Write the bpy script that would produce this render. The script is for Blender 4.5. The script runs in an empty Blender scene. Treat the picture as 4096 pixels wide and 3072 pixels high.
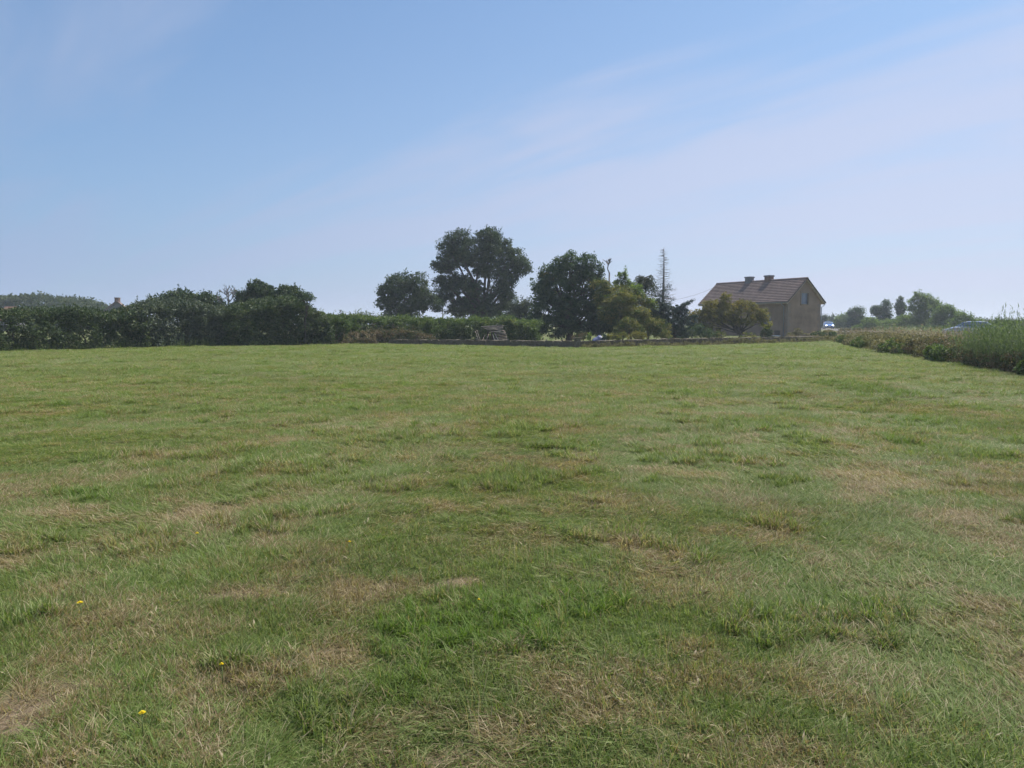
import bpy, math, random
import numpy as np
from mathutils import Vector, Matrix

random.seed(7)
RNG = np.random.default_rng(11)
SC = bpy.context.scene
COL = SC.collection
R = math.radians

# ------------------------------------------------------------------ camera
F_PX = 3050.0                      # focal length in pixels of a 4096 wide frame
EYE = 1.6
PITCH = math.atan(241.0 / F_PX)    # looking slightly down
cam_d = bpy.data.cameras.new('camera')
cam_d.sensor_fit = 'HORIZONTAL'
cam_d.sensor_width = 36.0
cam_d.lens = 36.0 * F_PX / 4096.0
cam_d.clip_start = 0.05
cam_d.clip_end = 4000.0
cam = bpy.data.objects.new('camera', cam_d)
COL.objects.link(cam)
cam.location = (0, 0, EYE)
cam.rotation_euler = (math.pi / 2 - PITCH, 0, 0)
SC.camera = cam

# ------------------------------------------------------------------ light
SUN_EL, SUN_AZ = R(57), R(53)      # azimuth clockwise from the viewing direction
sun_d = bpy.data.lights.new('sun', 'SUN')
sun_d.energy = 4.6
sun_d.angle = R(0.8)
sun_d.color = (1.0, 0.94, 0.84)
sun = bpy.data.objects.new('sun', sun_d)
COL.objects.link(sun)
to_sun = Vector((math.sin(SUN_AZ) * math.cos(SUN_EL), math.cos(SUN_AZ) * math.cos(SUN_EL), math.sin(SUN_EL)))
sun.rotation_euler = to_sun.to_track_quat('Z', 'Y').to_euler()
sun.location = (30, 30, 60)

world = bpy.data.worlds.new('World')
SC.world = world
world.use_nodes = True
wn, wl = world.node_tree.nodes, world.node_tree.links
wn.clear()
SKY_STRENGTH = 0.078
w_out = wn.new('ShaderNodeOutputWorld')
w_bg = wn.new('ShaderNodeBackground')
w_bg.inputs['Strength'].default_value = SKY_STRENGTH
w_sky = wn.new('ShaderNodeTexSky')
w_sky.sky_type = 'NISHITA'
w_sky.sun_disc = False
w_sky.sun_elevation = SUN_EL
w_sky.sun_rotation = SUN_AZ
w_sky.altitude = 100
w_sky.air_density = 1.0
w_sky.dust_density = 1.2
w_sky.ozone_density = 2.2
# thin high cloud veil, mapped on a high flat layer
w_tc = wn.new('ShaderNodeTexCoord')
w_sep = wn.new('ShaderNodeSeparateXYZ')
wl.new(w_tc.outputs['Generated'], w_sep.inputs[0])
def wmath(op, a, b=None, c=None, clamp=False):
    n = wn.new('ShaderNodeMath'); n.operation = op; n.use_clamp = clamp
    for i, v in enumerate((a, b, c)):
        if v is None: continue
        if isinstance(v, (int, float)): n.inputs[i].default_value = v
        else: wl.new(v, n.inputs[i])
    return n.outputs[0]
zz = wmath('ADD', wmath('MAXIMUM', w_sep.outputs['Z'], 0.0), 0.16)
cu = wmath('DIVIDE', w_sep.outputs['X'], zz)
cv = wmath('DIVIDE', w_sep.outputs['Y'], zz)
w_cmb = wn.new('ShaderNodeCombineXYZ')
wl.new(cu, w_cmb.inputs[0]); wl.new(cv, w_cmb.inputs[1])
w_map = wn.new('ShaderNodeMapping')
w_map.vector_type = 'POINT'
w_map.inputs['Location'].default_value = (0.0, 0.0, 0)
w_map.inputs['Rotation'].default_value = (0, 0, R(-139))
w_map.inputs['Scale'].default_value = (1, 1, 1)
w_map2 = wn.new('ShaderNodeMapping')
w_map2.inputs['Location'].default_value = (8.3, 6.2, 0)
w_map2.inputs['Scale'].default_value = (0.16, 0.62, 1)
wl.new(w_map.outputs[0], w_map2.inputs[0])
wl.new(w_cmb.outputs[0], w_map.inputs[0])
w_noi = wn.new('ShaderNodeTexNoise')
w_noi.inputs['Scale'].default_value = 1.15
w_noi.inputs['Detail'].default_value = 4.0
w_noi.inputs['Roughness'].default_value = 0.55
w_noi.inputs['Distortion'].default_value = 0.5
wl.new(w_map2.outputs[0], w_noi.inputs['Vector'])
w_mr = wn.new('ShaderNodeMapRange')
w_mr.interpolation_type = 'SMOOTHSTEP'
w_mr.inputs['From Min'].default_value = 0.40
w_mr.inputs['From Max'].default_value = 0.60
w_mr.inputs['To Min'].default_value = 0.08
w_mr.inputs['To Max'].default_value = 0.72
w_noi2 = wn.new('ShaderNodeTexNoise')
w_noi2.inputs['Scale'].default_value = 4.6; w_noi2.inputs['Detail'].default_value = 5.0; w_noi2.inputs['Roughness'].default_value = 0.6; w_noi2.inputs['Distortion'].default_value = 0.8
wl.new(w_map2.outputs[0], w_noi2.inputs['Vector'])
wl.new(wmath('ADD', w_noi.outputs['Fac'], wmath('MULTIPLY', wmath('SUBTRACT', w_noi2.outputs['Fac'], 0.5), 0.30)), w_mr.inputs['Value'])
# summer haze: paler towards the sun's side and towards the horizon
sunh = (math.sin(SUN_AZ), math.cos(SUN_AZ))
w_dot = wmath('ADD', wmath('MULTIPLY', w_sep.outputs['X'], sunh[0]), wmath('MULTIPLY', w_sep.outputs['Y'], sunh[1]))
w_side = wn.new('ShaderNodeMapRange'); w_side.interpolation_type = 'SMOOTHSTEP'
w_side.inputs['From Min'].default_value = -0.1; w_side.inputs['From Max'].default_value = 1.0
wl.new(w_dot, w_side.inputs['Value'])
w_hcol = wn.new('ShaderNodeMix'); w_hcol.data_type = 'RGBA'
w_hcol.inputs['A'].default_value = (2.85, 3.85, 5.9, 1)
w_hcol.inputs['B'].default_value = (5.5, 5.9, 7.6, 1)
wl.new(w_side.outputs[0], w_hcol.inputs['Factor'])
w_blue = wn.new('ShaderNodeMix'); w_blue.data_type = 'RGBA'; w_blue.blend_type = 'MULTIPLY'
w_blue.inputs['Factor'].default_value = 1.0
w_blue.inputs['B'].default_value = (0.64, 1.0, 1.20, 1)
wl.new(w_sky.outputs[0], w_blue.inputs['A'])
w_low = wmath('MULTIPLY', wmath('EXPONENT', wmath('MULTIPLY', wmath('MAXIMUM', w_sep.outputs['Z'], 0.0), -3.9)), 0.95)
w_fac = wmath('SUBTRACT', 1.0, wmath('MULTIPLY', wmath('SUBTRACT', 1.0, w_low), wmath('SUBTRACT', 1.0, w_mr.outputs[0])), clamp=True)
w_veil = wn.new('ShaderNodeMix'); w_veil.data_type = 'RGBA'
wl.new(w_fac, w_veil.inputs['Factor'])
wl.new(w_blue.outputs['Result'], w_veil.inputs['A'])
wl.new(w_hcol.outputs['Result'], w_veil.inputs['B'])
wl.new(w_veil.outputs['Result'], w_bg.inputs['Color'])
wl.new(w_bg.outputs[0], w_out.inputs['Surface'])

SC.view_settings.view_transform = 'Standard'
SC.view_settings.look = 'None'
SC.view_settings.exposure = 0.55
SC.view_settings.gamma = 1.0
SC.view_settings.use_curve_mapping = False
SC.render.engine = 'CYCLES'
SC.cycles.use_denoising = True
SC.cycles.max_bounces = 8
SC.cycles.diffuse_bounces = 3
SC.cycles.transmission_bounces = 4
SC.cycles.volume_bounces = 1
SC.cycles.transparent_max_bounces = 8

# ------------------------------------------------------------------ helpers
def gz0(y):
    return 0.9 * (1 - np.exp(-np.maximum(y, -30) / 190.0))

_perm = np.random.default_rng(3).random((256, 256))
def vnoise(x, y):
    x = np.asarray(x, float); y = np.asarray(y, float)
    xi = np.floor(x).astype(int); yi = np.floor(y).astype(int)
    fx = x - xi; fy = y - yi
    fx = fx * fx * (3 - 2 * fx); fy = fy * fy * (3 - 2 * fy)
    a = _perm[xi & 255, yi & 255]; b = _perm[(xi + 1) & 255, yi & 255]
    c = _perm[xi & 255, (yi + 1) & 255]; d = _perm[(xi + 1) & 255, (yi + 1) & 255]
    return (a * (1 - fx) + b * fx) * (1 - fy) + (c * (1 - fx) + d * fx) * fy
def fbm(x, y, o=4):
    s = 0; a = 0.5; n = 0
    for i in range(o):
        s = s + a * vnoise(x * 2 ** i + 17.3 * i, y * 2 ** i + 5.1 * i); n += a; a *= 0.55
    return s / n

def gz(x, y):
    x = np.asarray(x, float); y = np.asarray(y, float)
    f = np.clip(1.3 - y / 60, 0, 1)
    return gz0(y) + f * ((fbm(x * 0.16, y * 0.16, 3) - 0.5) * 0.10 + (fbm(x * 1.7 + 9, y * 1.7, 2) - 0.5) * 0.05)

def P(px, py, Y):
    a = (px - 2048) / F_PX; b = (1536 - py) / F_PX
    dy = math.cos(PITCH) + b * math.sin(PITCH)
    dz = -math.sin(PITCH) + b * math.cos(PITCH)
    s = Y / dy
    return Vector((a * s, Y, EYE + dz * s))

def hit(px, py):
    lo, hi = 1.0, 600.0
    for _ in range(50):
        m = (lo + hi) / 2
        p = P(px, py, m)
        if p.z > float(gz0(m)): lo = m
        else: hi = m
    p = P(px, py, lo)
    p.z = float(gz(p.x, p.y))
    return p

def tag(o, label=None, cat=None, group=None, kind=None):
    if label: o['label'] = label
    if cat: o['category'] = cat
    if group: o['group'] = group
    if kind: o['kind'] = kind
    return o

def empty(name, loc=(0, 0, 0), rz=0.0, label=None, cat=None, group=None):
    o = bpy.data.objects.new(name, None)
    o.empty_display_size = 0.3
    COL.objects.link(o)
    o.location = loc; o.rotation_euler = (0, 0, rz)
    return tag(o, label, cat, group)

def mesh_np(name, V, F, mat, parent=None, attrs=None, smooth=False):
    """V: (n,3); F: list of lists or (m,k) array"""
    me = bpy.data.meshes.new(name)
    V = np.asarray(V, np.float32)
    if isinstance(F, np.ndarray):
        m, k = F.shape
        me.vertices.add(len(V)); me.vertices.foreach_set('co', V.ravel())
        me.loops.add(m * k); me.loops.foreach_set('vertex_index', F.astype(np.int32).ravel())
        me.polygons.add(m)
        me.polygons.foreach_set('loop_start', np.arange(0, m * k, k, dtype=np.int32))
        me.polygons.foreach_set('loop_total', np.full(m, k, np.int32))
        me.update(calc_edges=True)
    else:
        me.from_pydata(V.tolist(), [], F)
    if attrs:
        for n_, arr in attrs.items():
            arr = np.asarray(arr, np.float32)
            if arr.ndim == 2:
                at = me.attributes.new(n_, 'FLOAT_VECTOR', 'POINT'); at.data.foreach_set('vector', arr.ravel())
            else:
                at = me.attributes.new(n_, 'FLOAT', 'POINT'); at.data.foreach_set('value', arr)
    if smooth:
        me.polygons.foreach_set('use_smooth', np.ones(len(me.polygons), bool))
    me.validate()
    if mat: me.materials.append(mat)
    o = bpy.data.objects.new(name, me)
    COL.objects.link(o)
    if parent: o.parent = parent
    return o

class MB:
    """collects simple solids, then links them as ONE mesh"""
    def __init__(s): s.v = []; s.f = []
    def add(s, V, F):
        n = len(s.v)
        s.v += [tuple(p) for p in V]; s.f += [[i + n for i in f] for f in F]
        return s
    def box(s, c, d, rot=None, taper=1.0):
        V = []
        for z in (-1, 1):
            t = taper if z > 0 else 1.0
            for x, y in ((-1, -1), (1, -1), (1, 1), (-1, 1)):
                p = Vector((x * d[0] / 2 * t, y * d[1] / 2 * t, z * d[2] / 2))
                if rot: p = rot @ p
                V.append(p + Vector(c))
        return s.add(V, [[0, 3, 2, 1], [4, 5, 6, 7], [0, 1, 5, 4], [1, 2, 6, 5], [2, 3, 7, 6], [3, 0, 4, 7]])
    def tube(s, pts, radii, n=6, cap=True):
        pts = [Vector(p) for p in pts]
        if not hasattr(radii, '__len__'): radii = [radii] * len(pts)
        V = []; F = []
        for i, p in enumerate(pts):
            d = (pts[min(i + 1, len(pts) - 1)] - pts[max(i - 1, 0)])
            if d.length < 1e-6: d = Vector((0, 0, 1))
            d.normalize()
            a = d.orthogonal().normalized() if abs(d.z) > 0.9 else d.cross(Vector((0, 0, 1))).normalized()
            b = d.cross(a)
            for k in range(n):
                t = 2 * math.pi * k / n
                V.append(p + (a * math.cos(t) + b * math.sin(t)) * radii[i])
        for i in range(len(pts) - 1):
            for k in range(n):
                k2 = (k + 1) % n
                F.append([i * n + k, i * n + k2, (i + 1) * n + k2, (i + 1) * n + k])
        if cap:
            F.append(list(range(n))[::-1]); F.append([(len(pts) - 1) * n + k for k in range(n)])
        return s.add(V, F)
    def build(s, name, mat, parent=None, smooth=False):
        return mesh_np(name, np.array(s.v), s.f, mat, parent, smooth=smooth)

# ------------------------------------------------------------------ materials
def new_mat(name):
    m = bpy.data.materials.new(name); m.use_nodes = True
    n = m.node_tree.nodes; n.clear()
    return m, n, m.node_tree.links

def ramp(n, stops):
    r = n.new('ShaderNodeValToRGB')
    e = r.color_ramp.elements
    while len(e) > 1: e.remove(e[-1])
    e[0].position = stops[0][0]; e[0].color = (*stops[0][1], 1)
    for p, c in stops[1:]:
        k = e.new(p); k.color = (*c, 1)
    return r

def leaf_mat(name, stops, transl=0.35, rough=0.6, spec=0.25, tint=(1.25, 1.35, 0.55)):
    m, n, l = new_mat(name)
    at = n.new('ShaderNodeAttribute'); at.attribute_name = 'rnd'
    rp = ramp(n, stops); l.new(at.outputs['Fac'], rp.inputs[0])
    pr = n.new('ShaderNodeBsdfPrincipled')
    pr.inputs['Roughness'].default_value = rough
    pr.inputs['Specular IOR Level'].default_value = spec
    l.new(rp.outputs[0], pr.inputs['Base Color'])
    tr = n.new('ShaderNodeBsdfTranslucent')
    tm = n.new('ShaderNodeMix'); tm.data_type = 'RGBA'; tm.blend_type = 'MULTIPLY'
    tm.inputs['Factor'].default_value = 1; tm.inputs['B'].default_value = (*tint, 1)
    l.new(rp.outputs[0], tm.inputs['A']); l.new(tm.outputs['Result'], tr.inputs['Color'])
    mx = n.new('ShaderNodeMixShader'); mx.inputs[0].default_value = transl
    l.new(pr.outputs[0], mx.inputs[1]); l.new(tr.outputs[0], mx.inputs[2])
    o = n.new('ShaderNodeOutputMaterial'); l.new(mx.outputs[0], o.inputs[0])
    return m

def solid(name, col, rough=0.7, var=0.25, scale=6.0, bump=0.3, metal=0.0, spec=0.4, col2=None, bscale=None):
    m, n, l = new_mat(name)
    tc = n.new('ShaderNodeTexCoord')
    no = n.new('ShaderNodeTexNoise'); no.inputs['Scale'].default_value = scale
    no.inputs['Detail'].default_value = 6; no.inputs['Roughness'].default_value = 0.6
    l.new(tc.outputs['Object'], no.inputs['Vector'])
    c2 = col2 or tuple(c * (1 - var) for c in col)
    c1 = tuple(min(1, c * (1 + var)) for c in col)
    rp = ramp(n, [(0.3, c2), (0.7, c1)]); l.new(no.outputs['Fac'], rp.inputs[0])
    pr = n.new('ShaderNodeBsdfPrincipled')
    pr.inputs['Roughness'].default_value = rough; pr.inputs['Metallic'].default_value = metal
    pr.inputs['Specular IOR Level'].default_value = spec
    l.new(rp.outputs[0], pr.inputs['Base Color'])
    if bump:
        n2 = n.new('ShaderNodeTexNoise'); n2.inputs['Scale'].default_value = bscale or scale * 5
        n2.inputs['Detail'].default_value = 4
        l.new(tc.outputs['Object'], n2.inputs['Vector'])
        b = n.new('ShaderNodeBump'); b.inputs['Strength'].default_value = bump; b.inputs['Distance'].default_value = 0.02
        l.new(n2.outputs['Fac'], b.inputs['Height']); l.new(b.outputs[0], pr.inputs['Normal'])
    o = n.new('ShaderNodeOutputMaterial'); l.new(pr.outputs[0], o.inputs[0])
    return m

M = {}
G = lambda r, g, b: (r, g, b)
M['oak'] = leaf_mat('oak_leaves', [(0, G(0.025, 0.048, 0.028)), (.5, G(0.045, 0.077, 0.037)), (.85, G(0.077, 0.112, 0.046)), (1, G(0.126, 0.140, 0.069))], transl=.22)
M['dark'] = leaf_mat('dark_leaves', [(0, G(0.030, 0.059, 0.037)), (.6, G(0.061, 0.108, 0.050)), (1, G(0.129, 0.179, 0.079))], transl=0.25)
M['hedge'] = leaf_mat('hedge_leaves', [(0, G(0.024, 0.043, 0.017)), (.5, G(0.048, 0.079, 0.026)), (.88, G(0.084, 0.114, 0.038)), (1, G(0.144, 0.144, 0.072))], transl=.2)
M['hedge_light'] = leaf_mat('light_hedge_leaves', [(0, G(0.040, 0.069, 0.024)), (.5, G(0.079, 0.124, 0.040)), (.9, G(0.145, 0.193, 0.059)), (1, G(0.211, 0.207, 0.106))], transl=0.4)
M['grey'] = leaf_mat('grey_green_leaves', [(0, G(0.039, 0.058, 0.039)), (.5, G(0.065, 0.088, 0.055)), (1, G(0.130, 0.150, 0.098))], transl=.22)
M['brown'] = leaf_mat('browning_leaves', [(0, G(0.047, 0.090, 0.026)), (.35, G(0.084, 0.133, 0.039)), (.6, G(0.155, 0.177, 0.059)), (.85, G(0.202, 0.195, 0.078)), (1, G(0.239, 0.267, 0.118))], tint=(1.3, 1.1, .6), transl=0.5)
M['olive'] = leaf_mat('olive_yellow_leaves', [(0, G(0.078, 0.092, 0.030)), (.45, G(0.142, 0.147, 0.049)), (.8, G(0.207, 0.197, 0.073)), (1, G(0.259, 0.182, 0.086))], tint=(1.3, 1.2, .5), transl=0.5)
M['yellow'] = leaf_mat('yellow_leaves', [(0, G(0.120, 0.140, 0.020)), (.5, G(0.280, 0.300, 0.040)), (1, G(0.400, 0.380, 0.050))], tint=(1.2, 1.2, .4), transl=0.5)
M['lime'] = leaf_mat('fresh_green_leaves', [(0, G(0.060, 0.100, 0.020)), (.5, G(0.110, 0.170, 0.030)), (1, G(0.200, 0.260, 0.050))], transl=0.5)
M['conifer'] = leaf_mat('conifer_needles', [(0, G(0.021, 0.042, 0.036)), (.6, G(0.042, 0.075, 0.063)), (1, G(0.090, 0.128, 0.112))], transl=.15)
M['broom'] = leaf_mat('broom_stems', [(0, G(0.066, 0.093, 0.053)), (.5, G(0.113, 0.156, 0.084)), (1, G(0.188, 0.235, 0.145))], transl=0.4)
M['bramble'] = leaf_mat('bramble_leaves', [(0, G(0.034, 0.060, 0.023)), (.35, G(0.069, 0.090, 0.034)), (.55, G(0.127, 0.103, 0.057)), (.8, G(0.161, 0.121, 0.075)), (1, G(0.253, 0.217, 0.138))], transl=0.35, tint=(1.2, 1.1, .7))
M['bracken'] = leaf_mat('dry_bracken', [(0, G(0.066, 0.079, 0.031)), (.4, G(0.144, 0.145, 0.062)), (.75, G(0.221, 0.204, 0.100)), (1, G(0.331, 0.315, 0.175))], transl=0.35, tint=(1.2, 1.1, .7))
M['straw'] = leaf_mat('dry_stalks', [(0, G(.15, .12, .07)), (.5, G(.28, .23, .14)), (1, G(.42, .36, .24))], transl=.3, tint=(1.1, 1, .8))
M['far'] = leaf_mat('far_leaves', [(0, G(0.024, 0.043, 0.022)), (.5, G(0.046, 0.072, 0.034)), (1, G(0.090, 0.114, 0.054))])
M['pale'] = leaf_mat('pale_green_leaves', [(0, G(0.066, 0.108, 0.042)), (.5, G(0.116, 0.174, 0.066)), (1, G(0.231, 0.281, 0.132))], transl=0.5)
M['bark'] = solid('bark', (.07, .058, .045), .9, .4, 5, .8)
M['deadwood'] = solid('bleached_wood', (.16, .14, .125), .9, .3, 6, .6)
M['wood_grey'] = solid('weathered_poles', (.42, .34, .27), .9, .45, 4, .6)
M['wood_pale'] = solid('pale_peeled_pole', (.45, .40, .33), .8, .2, 4, .3)
M['wood_dark'] = solid('dark_post_wood', (.06, .05, .04), .9, .3, 6, .5)
M['render'] = solid('aged_cement_render', (.255, .18, .125), .95, .26, .8, .5, bscale=30)
M['quoin'] = solid('pale_corner_stone', (.24, .185, .14), .9, .15, 3, .4)
M['stone'] = solid('field_stone', (.185, .145, .105), .95, .4, 7, .9, col2=(.07, .07, .045))
M['mortar'] = solid('dark_joint', (.09, .08, .065), .95, .3, 8, .5)
M['tile'] = solid('weathered_roof_tile', (.20, .142, .122), .85, .2, 1.6, .3, col2=(.155, .112, .10))
M['zinc'] = solid('zinc', (.30, .33, .37), .5, .12, 3, .1, metal=.5)
M['brick'] = solid('chimney_brick', (.20, .13, .10), .9, .25, 9, .6)
M['cement'] = solid('grey_cement', (.17, .17, .18), .9, .2, 6, .4)
M['glass'] = solid('window_glass', (.10, .13, .17), .08, .1, 1, 0, spec=.8)
M['shutter'] = solid('faded_blue_paint', (.17, .20, .25), .6, .12, 6, .2)
M['tarp'] = solid('lilac_blue_tarpaulin', (.11, .125, .23), .5, .15, 4, .3)
M['asphalt'] = solid('old_asphalt', (.13, .125, .125), .9, .15, 20, .5)
M['blackp'] = solid('black_rubber', (.02, .02, .022), .7, .2, 10, .1)
M['metal'] = solid('alloy', (.5, .5, .52), .3, .1, 4, 0, metal=.8)
M['plate'] = solid('plate_white', (.75, .75, .72), .5, .05, 4, 0)
M['petal'] = solid('dandelion_petal', (.85, .68, .02), .6, .1, 60, 0)
M['stemg'] = solid('flower_stem', (.16, .2, .06), .6, .2, 40, 0)
M['wire'] = solid('cable_black', (.03, .03, .035), .6, .1, 4, 0)
M['redtile'] = solid('orange_roof_tile', (.20, .10, .065), .9, .2, 4, .3)

def paint(name, col):
    m, n, l = new_mat(name)
    pr = n.new('ShaderNodeBsdfPrincipled')
    pr.inputs['Base Color'].default_value = (*col, 1)
    pr.inputs['Metallic'].default_value = .35; pr.inputs['Roughness'].default_value = .35
    pr.inputs['Coat Weight'].default_value = .8; pr.inputs['Coat Roughness'].default_value = .08
    no = n.new('ShaderNodeTexNoise'); no.inputs['Scale'].default_value = 3
    mr = n.new('ShaderNodeMapRange'); mr.inputs['To Min'].default_value = .28; mr.inputs['To Max'].default_value = .5
    l.new(no.outputs['Fac'], mr.inputs['Value']); l.new(mr.outputs[0], pr.inputs['Roughness'])
    o = n.new('ShaderNodeOutputMaterial'); l.new(pr.outputs[0], o.inputs[0])
    return m
M['paint_blue'] = paint('blue_car_paint', (.03, .13, .42))
M['paint_silver'] = paint('silver_car_paint', (.26, .31, .42))
def lamp_mat():
    m, n, l = new_mat('headlight_glow')
    e = n.new('ShaderNodeEmission'); e.inputs[0].default_value = (1, .98, .92, 1); e.inputs[1].default_value = 5
    o = n.new('ShaderNodeOutputMaterial'); l.new(e.outputs[0], o.inputs[0]); return m
M['lamp'] = lamp_mat()

# ------------------------------------------------------------------ grass condition map (dry / lush / bare)
SPOTS = []   # x, y, radius x, radius y, amount of dry, amount of bare, amount of lush
def spot(px, py, rpx, rpy, dry=0., bare=0., lush=0.):
    c = hit(px, py)
    e = hit(px + rpx, py); t = hit(px, max(py - rpy, 1290))
    SPOTS.append((c.x, c.y, abs(e.x - c.x), max(abs(t.y - c.y), .05), dry, bare, lush))
for s in [(40, 2850, 170, 70, 1.0, .75), (200, 2740, 230, 50, .8, .35), (240, 2640, 160, 40, .6, .1), (1000, 2370, 150, 28, .9, .6),
          (1850, 2320, 75, 16, .9, .8), (1150, 2310, 120, 25, .6, .1), (2680, 2260, 330, 90, .75, .1), (2930, 1985, 170, 45, .55, .0), (1640, 1830, 110, 28, .8, .1),
          (1850, 1790, 200, 20, .45, 0), (2300, 2740, 160, 60, .75, .1), (1720, 3000, 150, 45, .9, .7), (2060, 2900, 180, 60, .7, .3), (1570, 3050, 130, 30, .9, .8),
          (2580, 2820, 150, 60, .55, .1), (1650, 2820, 110, 40, .6, .1), (1070, 1890, 70, 22, .7, .1), (1280, 2190, 160, 40, .45, 0), (520, 2420, 140, 40, .5, 0),
          (3900, 2480, 160, 50, .6, .1), (3350, 2480, 150, 60, .4, 0), (60, 1990, 110, 30, .6, .1), (3500, 2700, 200, 50, .35, 0), (2000, 2160, 200, 50, .35, 0),
          (2580, 2060, 180, 30, .4, 0), (1500, 1940, 200, 20, .35, 0), (800, 2500, 150, 60, .5, 0), (2000, 3020, 120, 50, .6, .4), (2750, 3040, 150, 40, .5, .1)]:
    spot(*s)
for s in [(1980, 2480, 330, 110, 0, 0, 1.), (2350, 2400, 170, 70, 0, 0, .8), (3450, 1560, 120, 30, 0, 0, .9), (330, 1985, 160, 28, 0, 0, 1.), (3720, 1690, 200, 22, 0, 0, .7), (600, 2720, 130, 60, 0, 0, .6),
          (1600, 2720, 170, 60, 0, 0, .6), (1300, 1640, 260, 16, 0, 0, .5), (3300, 2350, 300, 80, 0, 0, .5), (1120, 1560, 200, 12, 0, 0, .5), (700, 1700, 150, 15, 0, 0, .5), (2400, 1780, 200, 20, 0, 0, .5)]:
    spot(*s)

def cond(x, y):
    x = np.asarray(x, float); y = np.asarray(y, float)
    n1 = fbm(x * .22 + 4, y * .22 + 8, 4); n2 = fbm(x * 1.1 + 40, y * 1.1, 4); n3 = fbm(x * 3.3 + 90, y * 3.3 + 3, 3)
    dry = np.clip((n1 - .5) * .6 + (n2 - .5) * 1.4 + (n3 - .5) * 2.2 + .36, 0, 1)
    bare = np.clip((n2 - .62) * 3 + (n3 - .55) * 1.5 - .25, 0, 1)
    lush = np.clip((fbm(x * .8 + 70, y * .8 + 31, 4) - .55) * 3, 0, .7)
    w = (fbm(x * 2 + 5, y * 2 + 6, 3) - .5) * 1.6
    for sx, sy, rx, ry, d, b, u in SPOTS:
        k = ((x - sx) / rx) ** 2 + ((y - sy) / ry) ** 2
        f = np.clip(1.25 - np.sqrt(k) * .8 + w, 0, 1)
        f = f * f * (3 - 2 * f)
        dry = np.maximum(dry, (.22 + d * .78) * f) if d > 0 else dry * (1 - u * f * .8)
        bare = np.maximum(bare, b * f)
        lush = np.maximum(lush, u * f) if u > 0 else lush * (1 - f * .7)
    return dry, bare, lush

# ------------------------------------------------------------------ ground
def axis(near, step, far, grow):
    v = [0.0]; s = step
    while v[-1] < far:
        v.append(v[-1] + s)
        if v[-1] > near: s *= grow
    return np.array(v)
xa = axis(7, .09, 1400, 1.045); xs = np.concatenate([-xa[:0:-1], xa])
ya = axis(9, .07, 1500, 1.028)
ys = np.concatenate([-axis(.5, .5, 300, 1.3)[:0:-1], ya])
GX, GY = np.meshgrid(xs, ys)
GZ = gz(GX, GY)
d_, b_, u_ = cond(GX, GY)
nx, ny = len(xs), len(ys)
idx = np.arange(nx * ny).reshape(ny, nx)
Fq = np.stack([idx[:-1, :-1], idx[:-1, 1:], idx[1:, 1:], idx[1:, :-1]], -1).reshape(-1, 4)
def ground_mat():
    m, n, l = new_mat('meadow_ground')
    def att(k):
        a = n.new('ShaderNodeAttribute'); a.attribute_name = k; return a.outputs['Fac']
    geo = n.new('ShaderNodeNewGeometry')
    def noise(sc, det=5, ro=.6):
        t = n.new('ShaderNodeTexNoise'); t.inputs['Scale'].default_value = sc; t.inputs['Detail'].default_value = det; t.inputs['Roughness'].default_value = ro
        l.new(geo.outputs['Position'], t.inputs['Vector']); return t.outputs['Fac']
    def mix(f, a, b):
        t = n.new('ShaderNodeMix'); t.data_type = 'RGBA'
        l.new(f, t.inputs['Factor']) if not isinstance(f, float) else setattr(t.inputs['Factor'], 'default_value', f)
        for k, v in (('A', a), ('B', b)):
            if isinstance(v, tuple): t.inputs[k].default_value = (*v, 1)
            else: l.new(v, t.inputs[k])
        return t.outputs['Result']
    fine = ramp(n, [(.35, (0.061, 0.081, 0.024)), (.55, (0.115, 0.142, 0.047)), (.72, (0.203, 0.203, 0.088))]); l.new(noise(26, 8, .75), fine.inputs[0])
    finer = ramp(n, [(.35, (0.095, 0.081, 0.047)), (.55, (0.203, 0.169, 0.095)), (.72, (0.378, 0.297, 0.176))]); l.new(noise(34, 8, .75), finer.inputs[0])
    soil = ramp(n, [(.35, (.13, .09, .065)), (.7, (.29, .21, .16))]); l.new(noise(18, 8, .7), soil.inputs[0])
    dh = n.new('ShaderNodeMath'); dh.operation = 'MULTIPLY'; dh.inputs[1].default_value = .6; l.new(att('dry'), dh.inputs[0])
    c = mix(dh.outputs[0], fine.outputs[0], finer.outputs[0])
    lm = n.new('ShaderNodeMath'); lm.operation = 'MULTIPLY'; lm.inputs[1].default_value = .55; l.new(att('lush'), lm.inputs[0])
    c = mix(lm.outputs[0], c, (.08, .12, .032))
    c = mix(att('bare'), c, soil.outputs[0])
    pr = n.new('ShaderNodeBsdfPrincipled'); pr.inputs['Roughness'].default_value = .95; pr.inputs['Specular IOR Level'].default_value = .1
    l.new(c, pr.inputs['Base Color'])
    b = n.new('ShaderNodeBump'); b.inputs['Strength'].default_value = .8; b.inputs['Distance'].default_value = .04
    l.new(noise(22, 6, .7), b.inputs['Height']); l.new(b.outputs[0], pr.inputs['Normal'])
    o = n.new('ShaderNodeOutputMaterial'); l.new(pr.outputs[0], o.inputs[0]); return m
ground = mesh_np('ground', np.stack([GX.ravel(), GY.ravel(), GZ.ravel()], 1), Fq, ground_mat(), attrs={'dry': d_.ravel(), 'bare': b_.ravel(), 'lush': u_.ravel()}, smooth=True)
tag(ground, 'mown dry meadow sheet under the grass', kind='structure')

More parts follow.
